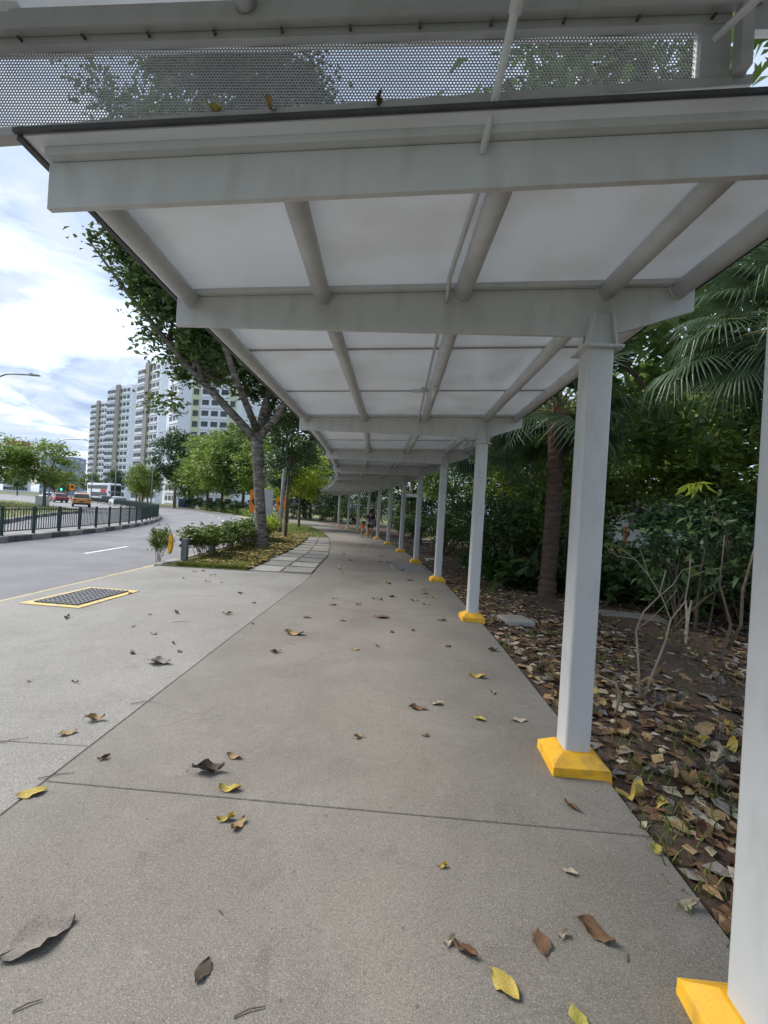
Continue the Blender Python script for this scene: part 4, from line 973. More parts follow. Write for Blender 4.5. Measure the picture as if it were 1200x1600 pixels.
for i, (x, y, s, k, zs) in enumerate(SH): shrub('garden_shrub', SLAB[i], (x, y, -0.03), k, (s * 1.0, s * 1.0, s * zs), i * 1.3, GS, **dict(sk, seed=50 + int(k[1]), **VAR[k]))
ORD = ['first', 'second', 'third', 'fourth', 'fifth', 'sixth', 'seventh', 'eighth', 'ninth', 'tenth']
# low broad-leaved ground plants
gk = dict(h=0.55, w=0.42, n_cl=16, per=22, leaf=0.26, mleaf=M_leaf_shrub, mbark=M_bark2, asp=0.32, stems=6, low=0.1, cl=0.22, droop=-0.3)
for i, (x, y) in enumerate(((3.4, 9.6), (4.2, 9.3), (4.9, 8.9), (5.4, 8.4), (6.0, 8.2), (6.6, 7.7), (5.2, 7.6), (4.0, 10.0), (2.9, 9.9), (2.6, 11.4))):
    shrub('ground_plant', 'low leafy ground plant under the shrubs, %s of those ringing the palm trunk' % ORD[i], (x, y, -0.03), 'g%d' % (i % 2), 1.0 + 0.2 * (i % 3), i * 2.1, 'low plants under the shrubs', 'plant', seed=61 + i, **gk)
shrub('roadside_shrub', 'sunlit yellow green bush in the gap behind the fourth column', (3.0, 19.0, 0), 'lb2', 1.3, 0, None, **dict(hk, seed=48, mleaf=M_leaf_bright, h=0.9, w=0.7))
# bare sapling in the soil
sp = empty('bare_sapling', (2.35, 3.83, -0.03)); tag(sp, 'bare pale sapling with two forked stems in the leafy soil', 'sapling')
for pts, r_ in (([(0, 0, 0), (-0.02, 0.02, 0.30), (-0.05, 0.04, 0.62), (0.02, 0.06, 0.78), (0.16, 0.08, 0.92), (0.22, 0.1, 1.15)], 0.010), ([(0.02, 0, 0), (0.09, -0.02, 0.28), (0.17, -0.03, 0.55), (0.21, -0.02, 0.74), (0.34, 0, 0.90), (0.38, 0.02, 1.12), (0.40, 0.05, 1.32)], 0.011),
               ([(0.21, -0.02, 0.74), (0.17, 0.05, 0.92), (0.07, 0.1, 1.10), (-0.06, 0.1, 1.24), (-0.2, 0.12, 1.34)], 0.006), ([(0.16, 0.08, 0.92), (0.30, 0.12, 1.02), (0.44, 0.2, 1.16), (0.62, 0.2, 1.22)], 0.005), ([(0.38, 0.02, 1.12), (0.5, -0.05, 1.2), (0.66, -0.1, 1.24)], 0.005),
               ([(-0.05, 0.04, 0.62), (0.06, 0.0, 0.74), (0.14, -0.03, 0.86), (0.20, -0.1, 1.02)], 0.005), ([(0.07, 0.1, 1.10), (0.05, 0.2, 1.3), (-0.02, 0.2, 1.5)], 0.004), ([(-0.06, 0.1, 1.24), (-0.25, 0.05, 1.26), (-0.4, 0, 1.36)], 0.004)):
    MB().tube(pts, [r_ * (1 - 0.55 * i / (len(pts) - 1)) for i in range(len(pts))], 7).build('stem', M_twig, sp, smooth=True)
rngq = np.random.RandomState(8)
V, F = leaf_quads(np.array([(0.4, 0.05, 1.32), (0.62, 0.2, 1.22), (0.66, -0.1, 1.24), (0.44, 0.2, 1.16), (0.5, 0.0, 1.22), (0.22, 0.1, 1.15), (-0.2, 0.12, 1.34)]).repeat(3, 0), 0.13, rngq, 0.3, 0.4, 0.3)
link('foliage', np_mesh('foliage', V, F, M_leaf_mid), sp)
o = empty('bare_sapling', (3.55, 4.4, -0.03)); tag(o, 'dark thin stemmed sapling in the soil close to the nearest column', 'sapling')
for pts in ([(0, 0, 0), (-0.05, 0, 0.3), (0.02, 0, 0.6), (-0.08, 0.05, 1.0), (-0.02, 0.1, 1.5)], [(0, 0, 0.35), (0.12, 0, 0.6), (0.16, 0.05, 0.95), (0.3, 0.1, 1.4)]):
    MB().tube(pts, [0.018, 0.015, 0.013, 0.009, 0.004][:len(pts)], 7).build('stem', M_bark2, o, smooth=True)
# hanging young leaves on a branch, pale ribbon on the sapling
V, F = leaf_quads(np.array([(0, 0, 0)] * 3 + [(0.05, 0.02, 0)] * 3 + [(-0.06, 0, -0.01)] * 3 + [(0.12, 0.04, 0.02)] * 2), 0.20, np.random.RandomState(5), 0.2, 0.28, 1.2)
o = empty('leafy_sprig', (3.55, 5.0, 2.05)); tag(o, 'sprig of pale green hanging leaves in front of the dark shrubs', 'sprig')
link('foliage', np_mesh('foliage', V, F, M_leaf_lime), o)
MB().tube([(0, 0, 0), (0.3, 0.2, -0.15), (0.75, 0.45, -0.55), (1.1, 0.8, -1.1)], [0.004, 0.006, 0.009, 0.012], 6).build('stem', M_bark2, o, smooth=True)
mb = MB()
for x0, l in ((0, 0.30), (0.035, 0.38)):
    vs = []
    for i in range(6):
        t_ = i / 5; vs += [(x0 - 0.011 + 0.02 * math.sin(t_ * 3 + x0 * 60), 0.01 * math.sin(t_ * 5), -l * t_), (x0 + 0.011 + 0.02 * math.sin(t_ * 3 + x0 * 60), 0.012 * math.sin(t_ * 5 + 1), -l * t_)]
    mb.add(vs, [(2 * i, 2 * i + 1, 2 * i + 3, 2 * i + 2) for i in range(5)])
o = mb.build('ribbon', M_dead['pale']); o.location = (2.72, 3.86, 0.88); tag(o, 'pale ribbon hanging from the fork of the bare sapling', 'ribbon')
for i, (x, y) in enumerate(((1.86, 3.35), (1.98, 2.95))):
    bm = bmesh.new(); bmesh.ops.create_uvsphere(bm, u_segments=10, v_segments=7, radius=0.022); 
    me = bpy.data.meshes.new('fruit')
    for v in bm.verts: v.co.z *= 0.85; v.co.x *= 1 + 0.1 * math.sin(v.co.y * 90)
    bm.to_mesh(me); bm.free(); me.materials.append(M_dead['pale']); me.polygons.foreach_set('use_smooth', [True] * len(me.polygons))
    o = link('fallen_fruit', me, None, (x, y, -0.005)); MB().tube([(0, 0, 0.015), (0.004, 0, 0.026)], 0.003, 5).build('stalk', M_bark2, o)
    tag(o, ('pale round fruit on the soil, the one nearer the bare sapling', 'pale round fruit on the soil just behind the second column base')[i], 'fruit')
mb = MB().tube([(0, 0, 0.0), (0.03, 0, 0.16), (0.0, 0.02, 0.26), (-0.12, 0.05, 0.30), (-0.3, 0.1, 0.27)], [0.012, 0.012, 0.011, 0.009, 0.004], 7)
o = mb.build('crooked_stick', M_twig, smooth=True); o.location = (1.95, 3.5, -0.03); tag(o, 'crooked grey stick standing in the litter behind the second column', 'stick')

# trees behind the bed
GT = 'trees beyond the planting bed'
big = dict(seed=71, h=9.0, r0=0.16, crown_c=(0, 0, 5.6), crown_r=(3.2, 3.2, 3.8), n_cl=120, per=70, cl_r=0.8, leaf=0.30, mleaf=M_leaf_mid, mbark=M_bark2, fork=0.45)
drk = dict(seed=72, h=10.0, r0=0.2, crown_c=(0, 0, 6.4), crown_r=(3.4, 3.4, 4.2), n_cl=130, per=70, cl_r=0.8, leaf=0.30, mleaf=M_leaf_dark, mbark=M_bark2, fork=0.4)
brt = dict(seed=73, h=7.5, r0=0.13, crown_c=(0, 0, 4.6), crown_r=(2.6, 2.6, 3.2), n_cl=90, per=70, cl_r=0.7, leaf=0.26, mleaf=M_leaf_bright, mbark=M_bark2, fork=0.45)
K = {'big': big, 'drk': drk, 'brt': brt}
TR = [(6.2, 18.5, 'brt', 1.0, 'bright green tree in the gap left of the fan palm trunk'), (8.8, 17.5, 'brt', 1.1, 'bright green tree behind the second column'), (12.0, 16.0, 'brt', 1.2, 'bright green tree behind the hanging palm leaves'), (15.5, 14.0, 'drk', 1.1, 'dark tree at the right edge behind the palms'),
      (10.5, 7.5, 'drk', 0.85, 'dark leafed tree close behind the nearest column'), (6.5, 24, 'drk', 0.9, 'dark tree behind the fourth column'), (10.5, 24, 'brt', 1.2, 'bright tree in the second row behind the fan palm'), (16.5, 22, 'brt', 1.3, 'bright tree in the second row at the right'),
      (4.5, 29, 'big', 0.8, 'tree behind the sixth column'), (2.2, 36, 'drk', 0.85, 'dark tree behind the crowded far columns'), (-1.0, 44, 'drk', 0.8, 'dark tree behind the walking pair'), (-5.5, 50, 'drk', 0.8, 'dark tree behind the last columns'), (-9.5, 56, 'drk', 0.75, 'dark tree left of the last column'),
      (9, 34, 'brt', 1.2, 'bright tree far behind the fifth column'), (19, 30, 'big', 1.5, 'tall tree far off at the right edge'),
      (5.9, 13.0, 'big', (1.4, 1.4, 1.75), 'tall green tree over the right side of the walkway roof')]
for i, (x, y, k, s, lab) in enumerate(TR): tree('garden_tree', lab, (x, y, -0.1), 'g_' + k, s, i * 1.9, GT, **K[k])
for i, (x, y) in enumerate(((-3.2, 47), (1.0, 41), (4.4, 34), (-12.2, 60), (-7.4, 53.5), (-9.6, 55.5), (-5.4, 50.6), (-1.2, 44.6), (2.6, 38.5), (-15, 63))):
    shrub('garden_shrub', 'dark shrub in the far belt behind the last columns, %s of ten' % ORD[i], (x, y, 0), 's%d' % (i % 2 * 2), (1.9, 1.9, 1.35), i, GS, **dict(sk, seed=50))
# white low building and a second shelter seen through the greenery
M_roofm = mat('grey_roof', (0.30, 0.31, 0.32), (0.36, 0.37, 0.38), 0.6, 1)
M_glass = mat('dark_glass', (0.03, 0.037, 0.045), (0.06, 0.07, 0.08), 0.15, 0.6)
lb_ = empty('low_building', (33, 34, 0), R(-6)); tag(lb_, 'white low building glimpsed through the shrubs on the right', 'building')
MB().box((0, 0, 2.0), (46, 8, 4.0)).build('wall', M_white, lb_); MB().box((0, -0.6, 4.15), (47, 9.6, 0.28)).build('roof', M_roofm, lb_)
for i in range(13): 
    f_ = MB().box((-21 + i * 3.5, -4.03, 2.1), (1.7, 0.06, 1.5)).build('window', M_glass, lb_)
sh2 = empty('far_shelter', (3.5, 33, 0), R(-12)); tag(sh2, 'second pale shelter roof crossing behind the far columns', 'shelter')
MB().box((5, 0, 2.85), (14, 2.6, 0.10)).build('roof_panel', M_panel, sh2)
MB().box((5, -1.32, 2.85), (14.02, 0.03, 0.22)).build('fascia', M_steel, sh2)
for i in range(4): MB().box((0 + i * 3.6, 0.9, 1.4), (0.14, 0.14, 2.8)).build('column', M_steel, sh2)
structure(MB().prism([(2.0, 25.5), (16, 22.5), (16.4, 24.2), (2.2, 27.3)], -0.2, 0.015).build('side_path', M_apron))
structure(MB().prism([(2.2, 27.32), (16.4, 24.22), (22, 40), (2.5, 44)], -0.2, 0.01).build('lawn', M_turf))
o = MB().box((7.9, 14.2, 0.75), (0.09, 0.09, 1.5)).build('marker_post', mat('rust_orange', (0.45, 0.16, 0.05), (0.55, 0.22, 0.08), 0.7, 8), bevel=0.01); MB().box((7.9, 14.2, 1.52), (0.11, 0.11, 0.04)).build('cap', M_wline, o)
tag(o, 'short rust orange post standing among the shrubs', 'post')

# ------------------------------------------------------------------ far trees on the left
bt1 = dict(seed=81, h=12, r0=0.22, crown_c=(0, 0, 7.6), crown_r=(4.4, 4.4, 4.9), n_cl=150, per=46, cl_r=1.0, leaf=0.5, mleaf=M_leaf_bright, mbark=M_bark2, fork=0.35)
bt2 = dict(bt1, seed=82, mleaf=M_leaf_mid)
bt3 = dict(bt1, seed=83, mleaf=M_leaf_dark, crown_c=(0, 0, 9.2), crown_r=(4.0, 4.0, 4.8), fork=0.4)
bt4 = dict(seed=84, h=5.4, r0=0.10, crown_c=(0, 0, 3.5), crown_r=(2.2, 2.2, 1.75), n_cl=90, per=55, cl_r=0.55, leaf=0.24, mleaf=M_leaf_bright, mbark=M_bark2, fork=0.38)
KK = {'a': bt1, 'b': bt2, 'c': bt3, 'd': bt4}
FT = [(-39, 81, 'c', 1.03, 'dark round crowned tree in front of the apartment blocks'), (-44.5, 80, 'a', 0.62, 'round bright green tree left of the dark round crowned tree'), (-28.5, 70, 'a', 1.0, 'tall bright green tree right of the dark round crowned tree'), (-23.5, 63, 'a', 0.95, 'bright green tree just left of the large trunk'),
      (-33.5, 76, 'b', 0.72, 'lower green tree between the dark crown and the tall bright tree'), (-19.5, 60, 'b', 1.0, 'green tree directly behind the large trunk'), (-15.5, 56, 'a', 0.85, 'bright tree behind the tall blue grey pole'), (-11.5, 63, 'b', 1.0, 'green tree behind the lime green tree'),
      (-50, 92, 'b', 0.62, 'green tree behind the white car'), (-57, 100, 'c', 0.62, 'dark tree left of the bus front'), (-63, 112, 'b', 0.70, 'green tree right behind the bus'), (-72, 116, 'c', 0.62, 'dark tree behind the bus roof'), (-80, 118, 'b', 0.6, 'green tree behind the orange road works sign'), (-89, 122, 'a', 0.6, 'tree behind the green traffic light'),
      (-97, 128, 'b', 0.65, 'tree behind the red car'), (-46, 100, 'b', 0.8, 'tree at the foot of the apartment blocks behind the round bright tree'), (-54, 118, 'c', 0.8, 'dark tree at the foot of the farther apartment blocks'), (-108, 128, 'b', 0.7, 'tree at the left far beyond the island'), (-118, 120, 'c', 0.75, 'dark tree at the left edge far beyond the island')]
for i, (x, y, k, s, lab) in enumerate(FT): tree('far_tree', lab, (x, y, 0), 'f_' + k, s, i * 2.3, 'trees across and along the road', **KK[k])
IT = [(-32, 41, 1.2, 'round green tree on the tip of the traffic island'), (-34.5, 38.5, 1.2, 'round green tree left of the island tip tree'), (-37.5, 37, 1.35, 'green tree on the island at the left edge'), (-41, 44, 1.1, 'green tree at the back of the island')]
for i, (x, y, s, lab) in enumerate(IT): tree('island_tree', lab, (x, y, 0.1), 'f_d', s, i * 1.7, 'trees on the traffic island', **KK['d'])
ub = dict(hk, seed=49, mleaf=M_leaf_dark, h=1.6, w=1.4, leaf=0.2, n_cl=40, per=40)
for i, (x, y, s) in enumerate(((-26, 66, 1), (-22.5, 61, 1), (-30, 72, 1), (-18.5, 55, 1), (-34, 77, 1.1), (-15, 51, 0.9), (-20, 66, 1.2), (-25, 72, 1.2))):
    shrub('understorey_shrub', 'dark shrub under the bright roadside trees, %s of the eight' % ORD[i], (x, y, 0), 'ub', s, i, 'shrubs under the roadside trees', **ub)

# ------------------------------------------------------------------ apartment blocks
M_apt = mat('apartment_white', (0.70, 0.74, 0.80), (0.76, 0.80, 0.86), 0.85, 0.08, 4)
M_brown = mat('apartment_brown', (0.27, 0.25, 0.24), (0.31, 0.29, 0.275), 0.85, 0.1)
M_limew = mat('apartment_lime', (0.56, 0.59, 0.40), (0.60, 0.63, 0.44), 0.85, 0.1)
M_win = mat('apartment_window', (0.035, 0.042, 0.05), (0.09, 0.10, 0.115), 0.55, 0.3)
me_win = MB().box((0, 0, 0), (1.75, 0.10, 1.5)).mesh('window', M_win)
me_win.materials.append(M_apt)
me_ledge = None
def apartment(corner, d, ln, depth, h, lay, label, name='apartment_block'):
    """corner: near end of the windowed front; d: direction the front runs away; lay: (kind, width) strips from the near end"""
    d = Vector(d).normalized(); rz = math.atan2(d.y, d.x); b = empty(name, (corner[0], corner[1], 0), rz); tag(b, label, 'apartment block', 'apartment blocks across the road')
    # local x runs along the front; the front faces local +y on the road side
    MB().box((ln / 2, -depth / 2, h / 2), (ln, depth, h)).build('wall', M_apt, b)
    MB().box((ln / 2, -depth / 2, h + 0.5), (ln - 0.8, depth - 0.8, 1.0)).build('parapet', M_apt, b)
    MB().box((ln * 0.55, -depth / 2, h + 2.1), (4.5, 4, 2.6)).build('roof_tank', M_apt, b)
    x = 0.0; fl = 2.8; nf = int(h / fl)
    for kind, w in lay:
        if kind in ('brown', 'lime'):
            o_ = 0.55 if kind == 'brown' else 0.08
            MB().box((x + w / 2, o_ / 2, h / 2 + (0.6 if kind == 'brown' else -0.3)), (w, o_, h + (1.2 if kind == 'brown' else -0.6))).build('pilaster', {'brown': M_brown, 'lime': M_limew}[kind], b)
            if kind == 'lime':
                for f in range(nf): link('window', me_win, b, (x + w / 2, 0.10, f * fl + 1.7)).scale = (w * 0.6 / 1.75, 1, 1.0)
        if kind == 'win':
            k = max(1, int(round(w / 2.3)))
            for f in range(nf):
                for j in range(k): link('window', me_win, b, (x + w * (j + 0.5) / k, 0.03, f * fl + 1.75))
            for f in range(nf): MB().box((x + w / 2, 0.09, f * fl + 0.72), (w - 0.1, 0.18, 0.75)).build('spandrel', M_apt, b)
        x += w
    return b
LAY = [('blank', 0.8), ('win', 5.0), ('lime', 1.6), ('brown', 2.6), ('win', 6.4)]
u = (-0.8, 0.6)
apartment((-73.6, 139), u, 16.4, 14, 45, LAY, 'tall white apartment block with a brown strip, nearest of the stepped row')
apartment((-102, 171.5), (-0.88, 0.47), 15.5, 14, 45, LAY, 'middle white apartment block with a brown strip in the stepped row')
apartment((-131, 202.6), (-0.85, 0.52), 15.5, 14, 45, LAY, 'farthest white apartment block with a brown strip at the left end of the row')
apartment((-57, 119), (-0.72, 0.69), 10.5, 14, 45, [('blank', 0.8), ('win', 2.6), ('win', 5.2)], 'white apartment block with a broad blank end wall behind the leaning branch')
b = apartment((-38, 112), (-1, 0.06), 17, 13, 44, [('blank', 1.5), ('lime', 2.0), ('win', 5.0), ('win', 2.6), ('lime', 2.4), ('blank', 3.0)], 'white and lime apartment block right of the blank end wall behind the trunk')
# office far away and red topped block
def slab_building(x, y, rz, w, d, h, m, band, name, label, rows, top=None):
    b = empty(name, (x, y, 0), rz); tag(b, label, 'building')
    MB().box((0, 0, h / 2), (w, d, h)).build('wall', m, b)
    for r_ in range(rows):
        for j in range(8): MB().box((-w / 2 + w * (j + 0.5) / 8, -d / 2 - 0.1, h * (r_ + 0.6) / rows), (w / 8 * 0.8, 0.3, h / rows * 0.5)).build('window', band, b)
    if top: MB().box((0, -d / 2 - 0.15, h - 1.6), (w * 1.005, 0.4, 3.2)).build('top_band', top, b)
    return b
M_blue = mat('office_blue', (0.20, 0.26, 0.36), (0.24, 0.31, 0.42), 0.5, 0.1)
M_bluew = mat('office_window', (0.36, 0.42, 0.52), (0.45, 0.52, 0.62), 0.25, 0.1)
slab_building(-222, 300, R(20), 22, 14, 26, M_blue, M_bluew, 'office_building', 'distant blue grey office building with rows of windows at the road end', 6)
slab_building(-294, 348, R(30), 15, 12, 40, M_white, M_win, 'distant_block', 'distant white block with a red top band at the left edge', 9, mat('red_band', (0.5, 0.10, 0.08), (0.55, 0.13, 0.10), 0.7, 0.1))

# ------------------------------------------------------------------ street lamps, signal, sign
def street_lamp(x, y, h, arm, rz, label):
    o = empty('street_lamp', (x, y, 0), rz); tag(o, label, 'street lamp', 'curved street lamps')
    pts = [(0, 0, 0), (0, 0, h * 0.78)] + [(arm * 0.55 * (1 - math.cos(R(a))), 0, h * 0.78 + h * 0.22 * math.sin(R(a))) for a in (20, 40, 60, 80, 90)] + [(arm, 0, h * 1.0)]
    MB().tube(pts, [0.11, 0.08] + [0.065] * 5 + [0.05], 8).build('pole', M_galv, o, smooth=True)
    MB().box((arm + 0.32, 0, h), (0.75, 0.24, 0.11)).box((arm + 0.1, 0, h + 0.09), (0.18, 0.14, 0.1)).build('lamp_head', M_galv, o, bevel=0.03)
street_lamp(-53.2, 69, 10, 5.4, R(-5), 'street lamp with a long curved arm rising above the island trees')
street_lamp(-29.8, 32, 10, 3.2, R(0), 'street lamp whose arm reaches in from the left edge')
street_lamp(-62, 92, 8, 2.4, R(200), 'thin distant lamp pole right of the orange road works sign')
street_lamp(-46.5, 75, 7.5, 1.2, R(150), 'thin pale lamp pole left of the round bright green tree')
street_lamp(-41.8, 78, 7.5, 1.2, R(60), 'thin pale lamp pole beside the dark round crowned tree')
o = empty('traffic_light', (-63, 85, 0)); tag(o, 'traffic signal showing a green light at the road junction', 'traffic light')
MB().tube([(0, 0, 0), (0, 0, 2.6)], 0.06, 8).build('pole', M_galv, o); MB().box((0, -0.1, 2.5), (0.42, 0.25, 1.2)).build('housing', M_black, o, bevel=0.03)
mg = bpy.data.materials.new('green_signal'); mg.use_nodes = True; bb = mg.node_tree.nodes['Principled BSDF']; bb.inputs['Base Color'].default_value = (0.02, 0.5, 0.2, 1); bb.inputs['Emission Color'].default_value = (0.05, 1, 0.45, 1); bb.inputs['Emission Strength'].default_value = 2.5
MB().tube([(0, -0.23, 2.15), (0, -0.27, 2.15)], 0.16, 14).build('green_lens', mg, o)
for z in (2.5, 2.85): MB().tube([(0, -0.23, z), (0, -0.26, z)], 0.13, 14).build('dark_lens', M_flash, o)
o = empty('works_sign', (-57.5, 80, 0), R(35)); tag(o, 'orange road works sign on a post beside the junction', 'road sign')
MB().tube([(0, 0.05, 0), (0, 0.05, 3.2)], 0.05, 8).build('post', M_galv, o); MB().box((0, 0, 2.6), (0.85, 0.04, 1.15)).build('board', M_orange, o, bevel=0.01); MB().box((0, -0.03, 2.7), (0.4, 0.02, 0.45)).build('symbol', M_black, o)
o = empty('utility_cabinet', (-33.2, 42.3, 0.1), R(30)); tag(o, 'pale grey utility cabinet beneath the island trees', 'cabinet')
o.scale = (0.62, 0.62, 0.62); MB().box((0, 0, 0.75), (1.7, 0.7, 1.4)).build('body', M_white, o, bevel=0.03); MB().box((0, 0, 0.03), (1.8, 0.8, 0.08)).build('base', M_paver, o); MB().box((0, 0, 1.48), (1.76, 0.76, 0.06)).build('lid', M_galv, o)
for sx in (-0.42, 0.42): MB().box((sx, -0.355, 0.75), (0.78, 0.02, 1.2)).build('door', M_panel, o)
o = empty('litter_bin', (-36.0, 79.5, 0)); tag(o, 'dark blue bin standing at the bend beside the dark tree trunk', 'bin')
M_navy = mat('navy_plastic', (0.02, 0.03, 0.07), (0.035, 0.05, 0.1), 0.5, 4)
for sx in (-0.75, 0.75):
    MB().prism(rounded_rect(1.25, 1.1, 0.12), 0.1, 1.55).build('body', M_navy, o).location = (sx, 0, 0)
    MB().prism(rounded_rect(1.32, 1.2, 0.12), 1.56, 1.72).build('lid', M_navy, o).location = (sx, 0, 0)

# ------------------------------------------------------------------ vehicles
M_tyre = mat('tyre', (0.015, 0.015, 0.015), (0.03, 0.03, 0.03), 0.85, 10)
M_rim = mat('rim', (0.35, 0.36, 0.37), (0.45, 0.45, 0.46), 0.35, 10, metallic=0.6)
M_tail = mat('tail_lamp', (0.45, 0.01, 0.01), (0.55, 0.02, 0.02), 0.25, 10)
M_headl = mat('head_lamp', (0.75, 0.76, 0.78), (0.85, 0.86, 0.88), 0.15, 10)
M_plate = mat('number_plate', (0.03, 0.03, 0.03), (0.05, 0.05, 0.05), 0.4, 10)
def prism_x(prof, w, name, m, parent, bevel=0.04, top_in=0.0, zc=0.0):
    """side profile (y along the car, z up) extruded across x; points above zc are drawn in by top_in"""
    n = len(prof); vs = []
    for sx in (-1, 1):
        for (a, z) in prof: vs.append((sx * (w / 2 - (top_in if z > zc else 0)), a, z))
    return MB().add(vs, [tuple(range(n)), tuple(range(n, 2 * n))[::-1]] + [(i, n + i, n + (i + 1) % n, (i + 1) % n) for i in range(n)]).build(name, m, parent, smooth=True, bevel=bevel, seg=2)
def car(x, y, rz, m, label, cat='car', roof_sign=False, h=1.0):
    """front faces local +y"""
    c = empty('car', (x, y, ROAD_Z), rz); tag(c, label, cat, 'vehicles on the road')
    prism_x([(-2.2, 0.35), (-2.25, 0.62), (-2.2, 0.92 * h), (-1.6, 0.98 * h), (1.0, 0.95 * h), (1.9, 0.84 * h), (2.22, 0.66), (2.2, 0.32), (0, 0.24)], 1.80, 'body', m, c, 0.08)
    prism_x([(-1.98, 0.93 * h), (-1.5, 1.40 * h), (-0.2, 1.47 * h), (0.45, 1.38 * h), (1.2, 0.92 * h)], 1.66, 'cabin_glass', M_glass, c, 0.06, 0.17, 1.1 * h)
    prism_x([(-1.56, 1.37 * h), (-1.4, 1.45 * h), (-0.2, 1.50 * h), (0.35, 1.44 * h), (0.5, 1.37 * h)], 1.38, 'roof', m, c, 0.03)
    for sx in (-1, 1):
        for yy in (-1.35, 1.38):
            w = MB().tube([(sx * 0.72, yy, 0.33), (sx * 0.91, yy, 0.33)], 0.33, 20).build('wheel', M_tyre, c)
            MB().tube([(sx * 0.90, yy, 0.33), (sx * 0.925, yy, 0.33)], 0.21, 14).build('rim', M_rim, w)
        MB().box((sx * 0.70, -2.20, 0.80 * h), (0.34, 0.10, 0.16)).build('tail_light', M_tail, c, bevel=0.02)
        MB().box((sx * 0.66, 2.08, 0.70), (0.38, 0.22, 0.14)).build('headlight', M_headl, c, bevel=0.03)
        MB().box((sx * 1.0, 0.75, 1.0 * h), (0.2, 0.12, 0.14)).build('mirror', m, c, bevel=0.03)
    MB().box((0, -2.255, 0.66), (0.5, 0.03, 0.12)).build('number_plate', M_plate, c); MB().box((0, 2.235, 0.52), (0.5, 0.03, 0.12)).build('number_plate', M_plate, c)
    MB().box((0, -2.235, 0.42), (1.6, 0.08, 0.16)).build('bumper', M_black, c, bevel=0.03)
    if roof_sign: MB().box((0, -0.4, 1.58 * h), (0.5, 0.2, 0.14)).build('roof_sign', M_white, c, bevel=0.02)
    return c
P_or = mat('paint_orange', (0.52, 0.25, 0.05), (0.58, 0.28, 0.06), 0.3, 1, coat=0.6); P_red = mat('paint_red', (0.34, 0.04, 0.045), (0.38, 0.05, 0.05), 0.3, 1, coat=0.6)
P_wh = mat('paint_white', (0.72, 0.73, 0.74), (0.78, 0.79, 0.80), 0.3, 1, coat=0.6); P_dk = mat('paint_dark', (0.05, 0.06, 0.07), (0.07, 0.08, 0.09), 0.3, 1, coat=0.6)
car(-36.6, 52.6, R(36), P_or, 'orange taxi seen from behind beyond the green railing', 'taxi', True, 1.12)
car(-52.0, 69.4, R(50), P_red, 'red car seen from behind left of the orange taxi')
car(-43.2, 71.0, R(228), P_wh, 'white car coming round the bend in front of the bus')
car(-53.5, 83, R(45), P_dk, 'dark car far down the road between the red car and taxi')
car(-62, 80, R(48), P_wh, 'pale car far down the road left of the traffic light')
# double-deck bus, front towards the viewer
bs = empty('double_deck_bus', (-66.5, 103, ROAD_Z), R(237)); tag(bs, 'white and red double deck bus with a dark front coming round the bend', 'bus')
prism_x([(-5.6, 0.35), (-5.7, 1.0), (-5.65, 4.2), (-5.4, 4.4), (5.2, 4.4), (5.55, 4.1), (5.75, 2.4), (5.75, 0.9), (5.65, 0.35)], 2.5, 'body', P_wh, bs, 0.12)
M_busred = mat('bus_red', (0.5, 0.03, 0.03), (0.55, 0.05, 0.04), 0.35, 1)
prism_x([(5.50, 2.55), (5.40, 3.9), (5.62, 3.95), (5.79, 2.55)], 2.2, 'upper_windscreen', M_glass, bs, 0.02)
MB().box((0, 5.74, 1.75), (2.15, 0.12, 1.35)).build('windscreen', M_glass, bs, bevel=0.03); MB().box((0, 5.76, 0.72), (2.3, 0.10, 0.5)).build('bumper', M_black, bs, bevel=0.03)
for sx in (-1, 1):
    for j in range(6):
        MB().box((sx * 1.26, -4.4 + j * 1.6, 3.45), (0.05, 1.5, 0.85)).build('window', M_glass, bs); 
        if j: MB().box((sx * 1.26, -4.4 + j * 1.6, 1.75), (0.05, 1.5, 0.95)).build('window', M_glass, bs)
    MB().box((sx * 1.262, 2.6, 2.62), (0.05, 2.6, 0.75)).build('red_panel', M_busred, bs); MB().box((sx * 0.9, 5.80, 0.95), (0.4, 0.06, 0.22)).build('headlight', M_headl, bs)
    MB().box((sx * 1.42, 5.7, 2.3), (0.22, 0.14, 0.5)).build('mirror', M_black, bs)
    for yy in (-3.2, 3.3): MB().tube([(sx * 1.0, yy, 0.5), (sx * 1.27, yy, 0.5)], 0.5, 18).build('wheel', M_tyre, bs)

# ------------------------------------------------------------------ the walking pair (seen from behind)
M_skin = mat('skin', (0.36, 0.21, 0.14), (0.42, 0.25, 0.17), 0.6, 6); M_hair = mat('dark_hair', (0.012, 0.010, 0.009), (0.025, 0.02, 0.017), 0.6, 20)
M_shirt = mat('black_cloth', (0.016, 0.017, 0.022), (0.03, 0.03, 0.036), 0.9, 6, bump=0.3); M_shortd = mat('charcoal_cloth', (0.02, 0.021, 0.025), (0.035, 0.035, 0.04), 0.9, 6, bump=0.3)
M_or_sh = mat('orange_cloth', (0.72, 0.13, 0.03), (0.8, 0.17, 0.04), 0.9, 6, bump=0.3); M_beige = mat('beige_cloth', (0.52, 0.42, 0.32), (0.6, 0.5, 0.38), 0.9, 6, bump=0.3); M_bag = mat('grey_bag', (0.10, 0.10, 0.12), (0.16, 0.16, 0.18), 0.8, 6)
